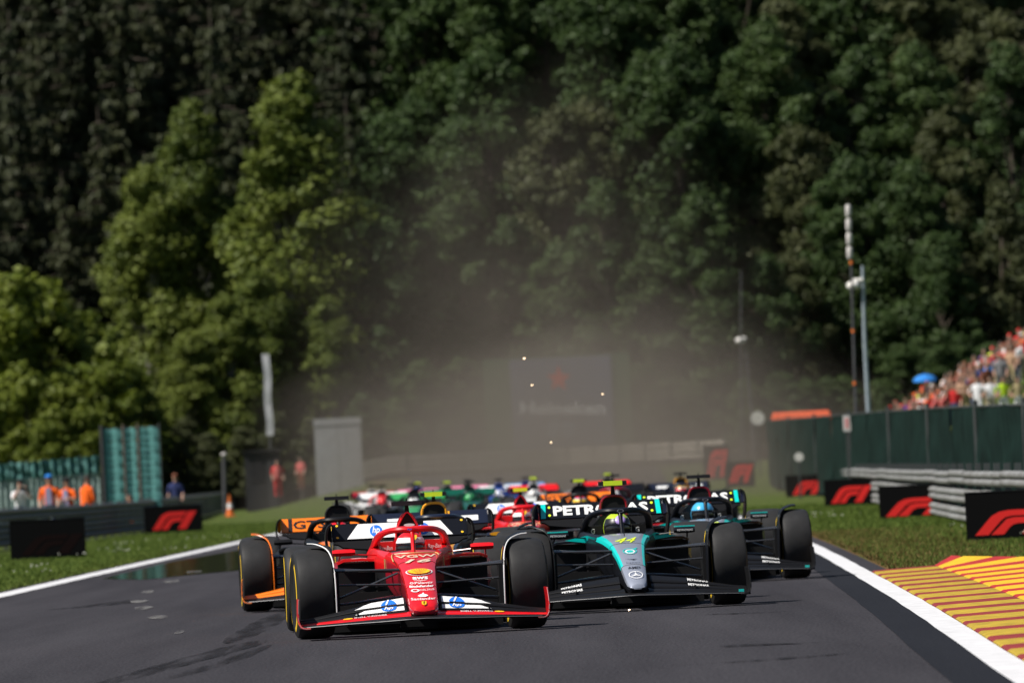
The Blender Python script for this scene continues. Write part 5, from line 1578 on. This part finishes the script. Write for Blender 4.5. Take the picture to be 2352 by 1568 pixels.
# spectators on the bank
rnd = random.Random(5)
SHIRTS = ['brown'] * 8 + ['red'] * 4 + ['pinkred'] * 6 + ['orange'] * 2 + ['white'] * 2 + ['tan'] * 4 + ['blue', 'lime', 'purple', 'grey', 'navy', 'black', 'teal']
GR_LABEL = {}
n = 0
for row in range(17):
    D = 339 + row * 3.3
    for k in range(26):
        X = 13.4 + k * .42 + rnd.uniform(-.13, .13) + (row % 2) * .25
        z = terrain_z(X, D)
        scr = (at(0, 0, D), None)
        c_ = rnd.choice(SHIRTS)
        # only where the bank rises above the fence and inside the picture
        top = z + 1.75
        vx = Vector((X, D, top)) - Vector((0, 0, CAM_H))
        px = 1176 + PXF * vx.dot(cr) / vx.dot(cf)
        py = 784 - PXF * vx.dot(cu) / vx.dot(cf)
        if px > 2375 or px < 2005: continue
        lim = 952 - (px - 2005) * .575
        if py < lim - 6 or py > 956: continue
        if rnd.random() < .06: continue
        person('spectator in %s top standing in the crowd on the bank' % {'pinkred': 'faded red', 'tan': 'tan', 'cream': 'cream'}.get(c_, c_), 'person', (X, D, z), rnd.uniform(-35, 50), rnd.choice(['stand', 'hips', 'fold', 'raise', 'stand', 'look']), C[c_], C[rnd.choice(['denim', 'khaki', 'grey', 'black'])], HAIR if rnd.random() < .6 else C[rnd.choice(['red', 'white', 'orange', 'brown'])], 'spectators in %s tops' % c_, rnd.uniform(.93, 1.04))
        n += 1
# taller figures right behind the fence
for px, c_, lg, lab in ((2246, 'white', 'white', 'person dressed in white leaning at the green fence beside another in white'), (2276, 'white', 'cream', 'person in white top and cream trousers at the green fence'), (2306, 'lime', 'white', 'person in lime top and white trousers at the green fence'), (2340, 'khaki', 'white', 'person in khaki top and white trousers at the green fence')):
    D = 337; q = at(px, 915, D)
    person(lab, 'person', (q.x, D, at(px, 868, D).z - 1.68), rnd.uniform(-30, 30), 'hips', C[c_], C[lg], sc=1.0)
# blue umbrella held up in the crowd
q = at(2125, 868, 352)
u = thing('umbrella', 'bright blue open umbrella held above the crowd', 'umbrella', (q.x, 352, q.z - .95))
mb = MB(); nn = 10
mb.loft([[(r * math.cos(2 * math.pi * k / nn), r * math.sin(2 * math.pi * k / nn), z_) for k in range(nn)] for r, z_ in ((.50, .82), (.44, .95), (.28, 1.06), (.03, 1.12))], False); mb.build('canopy', C['blue'], u)
mb = MB(); mb.tube([(0, 0, 0), (0, 0, 1.18)], .012, 6); mb.build('shaft', POSTG, u)
# ------------------------------------------------------------------ dust thrown up behind the pack
def dust(name, label, c, r, dens, col, noise=.35, power=1.3, nscale=2.6):
    m = bpy.data.materials.new(name); m.use_nodes = True
    nt = m.node_tree; nt.nodes.remove(nt.nodes['Principled BSDF'])
    pv = nt.nodes.new('ShaderNodeVolumePrincipled')
    pv.inputs['Color'].default_value = (*col, 1); pv.inputs['Anisotropy'].default_value = .1
    tc = nt.nodes.new('ShaderNodeTexCoord')
    ln = nt.nodes.new('ShaderNodeVectorMath'); ln.operation = 'LENGTH'; 
    wn_ = nt.nodes.new('ShaderNodeTexNoise'); wn_.inputs['Scale'].default_value = 1.5; wn_.inputs['Detail'].default_value = 2; nt.links.new(tc.outputs['Object'], wn_.inputs['Vector'])
    sb = nt.nodes.new('ShaderNodeVectorMath'); sb.operation = 'SUBTRACT'; sb.inputs[1].default_value = (.5, .5, .5); nt.links.new(wn_.outputs['Color'], sb.inputs[0])
    ma = nt.nodes.new('ShaderNodeVectorMath'); ma.operation = 'MULTIPLY_ADD'; ma.inputs[1].default_value = (.9, .9, .9); nt.links.new(sb.outputs[0], ma.inputs[0]); nt.links.new(tc.outputs['Object'], ma.inputs[2])
    nt.links.new(ma.outputs[0], ln.inputs[0])
    mr = nt.nodes.new('ShaderNodeMapRange'); mr.inputs['From Min'].default_value = 1.0; mr.inputs['From Max'].default_value = .0
    nt.links.new(ln.outputs['Value'], mr.inputs['Value'])
    pw = nt.nodes.new('ShaderNodeMath'); pw.operation = 'POWER'; pw.inputs[1].default_value = power; nt.links.new(mr.outputs[0], pw.inputs[0])
    nz = nt.nodes.new('ShaderNodeTexNoise'); nz.inputs['Scale'].default_value = nscale; nz.inputs['Detail'].default_value = 3; nt.links.new(tc.outputs['Object'], nz.inputs['Vector'])
    nr = nt.nodes.new('ShaderNodeMapRange'); nr.inputs['From Min'].default_value = .3; nr.inputs['From Max'].default_value = .7; nr.inputs['To Min'].default_value = 1 - noise; nr.inputs['To Max'].default_value = 1 + noise
    nt.links.new(nz.outputs['Fac'], nr.inputs['Value'])
    mu = nt.nodes.new('ShaderNodeMath'); mu.operation = 'MULTIPLY'; nt.links.new(pw.outputs[0], mu.inputs[0]); nt.links.new(nr.outputs[0], mu.inputs[1])
    m2 = nt.nodes.new('ShaderNodeMath'); m2.operation = 'MULTIPLY'; m2.inputs[1].default_value = dens; nt.links.new(mu.outputs[0], m2.inputs[0])
    nt.links.new(m2.outputs[0], pv.inputs['Density'])
    nt.links.new(pv.outputs[0], nt.nodes['Material Output'].inputs['Volume'])
    mb = MB(); mb.ellipsoid((0, 0, 0), (1, 1, 1), 20, 12)
    o = mb.build(name, m, None, c)
    o.scale = r
    return setting(o, 'stuff', label)
q = at(1235, 1000, 400)
DUSTC = (.30, .26, .215)
dust('dust_cloud', 'tall thin brown dust cloud rising over the far end of the straight', (q.x, 405, 3), (15, 60, 19), .019, DUSTC, .8, 1.7)
dust('dust_cloud', 'low dense brown dust bank behind the pack of cars', (q.x + 2.0, 372, .5), (16, 150, 8), .017, (.33, .288, .24), .4, 1.3)
# sparks from the floors
SPARK = mat('glowing spark', (.9, .4, .1), .5, emit=(1, .72, .45), estr=9)
for px, py, D, r in ((1445, 1400, 74, .008), (1204, 823, 118, .009), (1222, 884, 118, .008), (1384, 905, 118, .008), (1266, 1016, 118, .007)):
    mb = MB(); p = at(px, py, D)
    mb.tube([(-r, 0, -r * .4), (0, 0, 0), (r, 0, r * .5)], [r * .2, r * .7, r * .2], 6)
    tag(mb.build('spark', SPARK, None, p), 'glowing orange spark under the black and silver-nosed car' if py > 1300 else 'tiny glowing spark flying high above the pack', 'spark', None if py > 1300 else 'sparks flying above the pack')
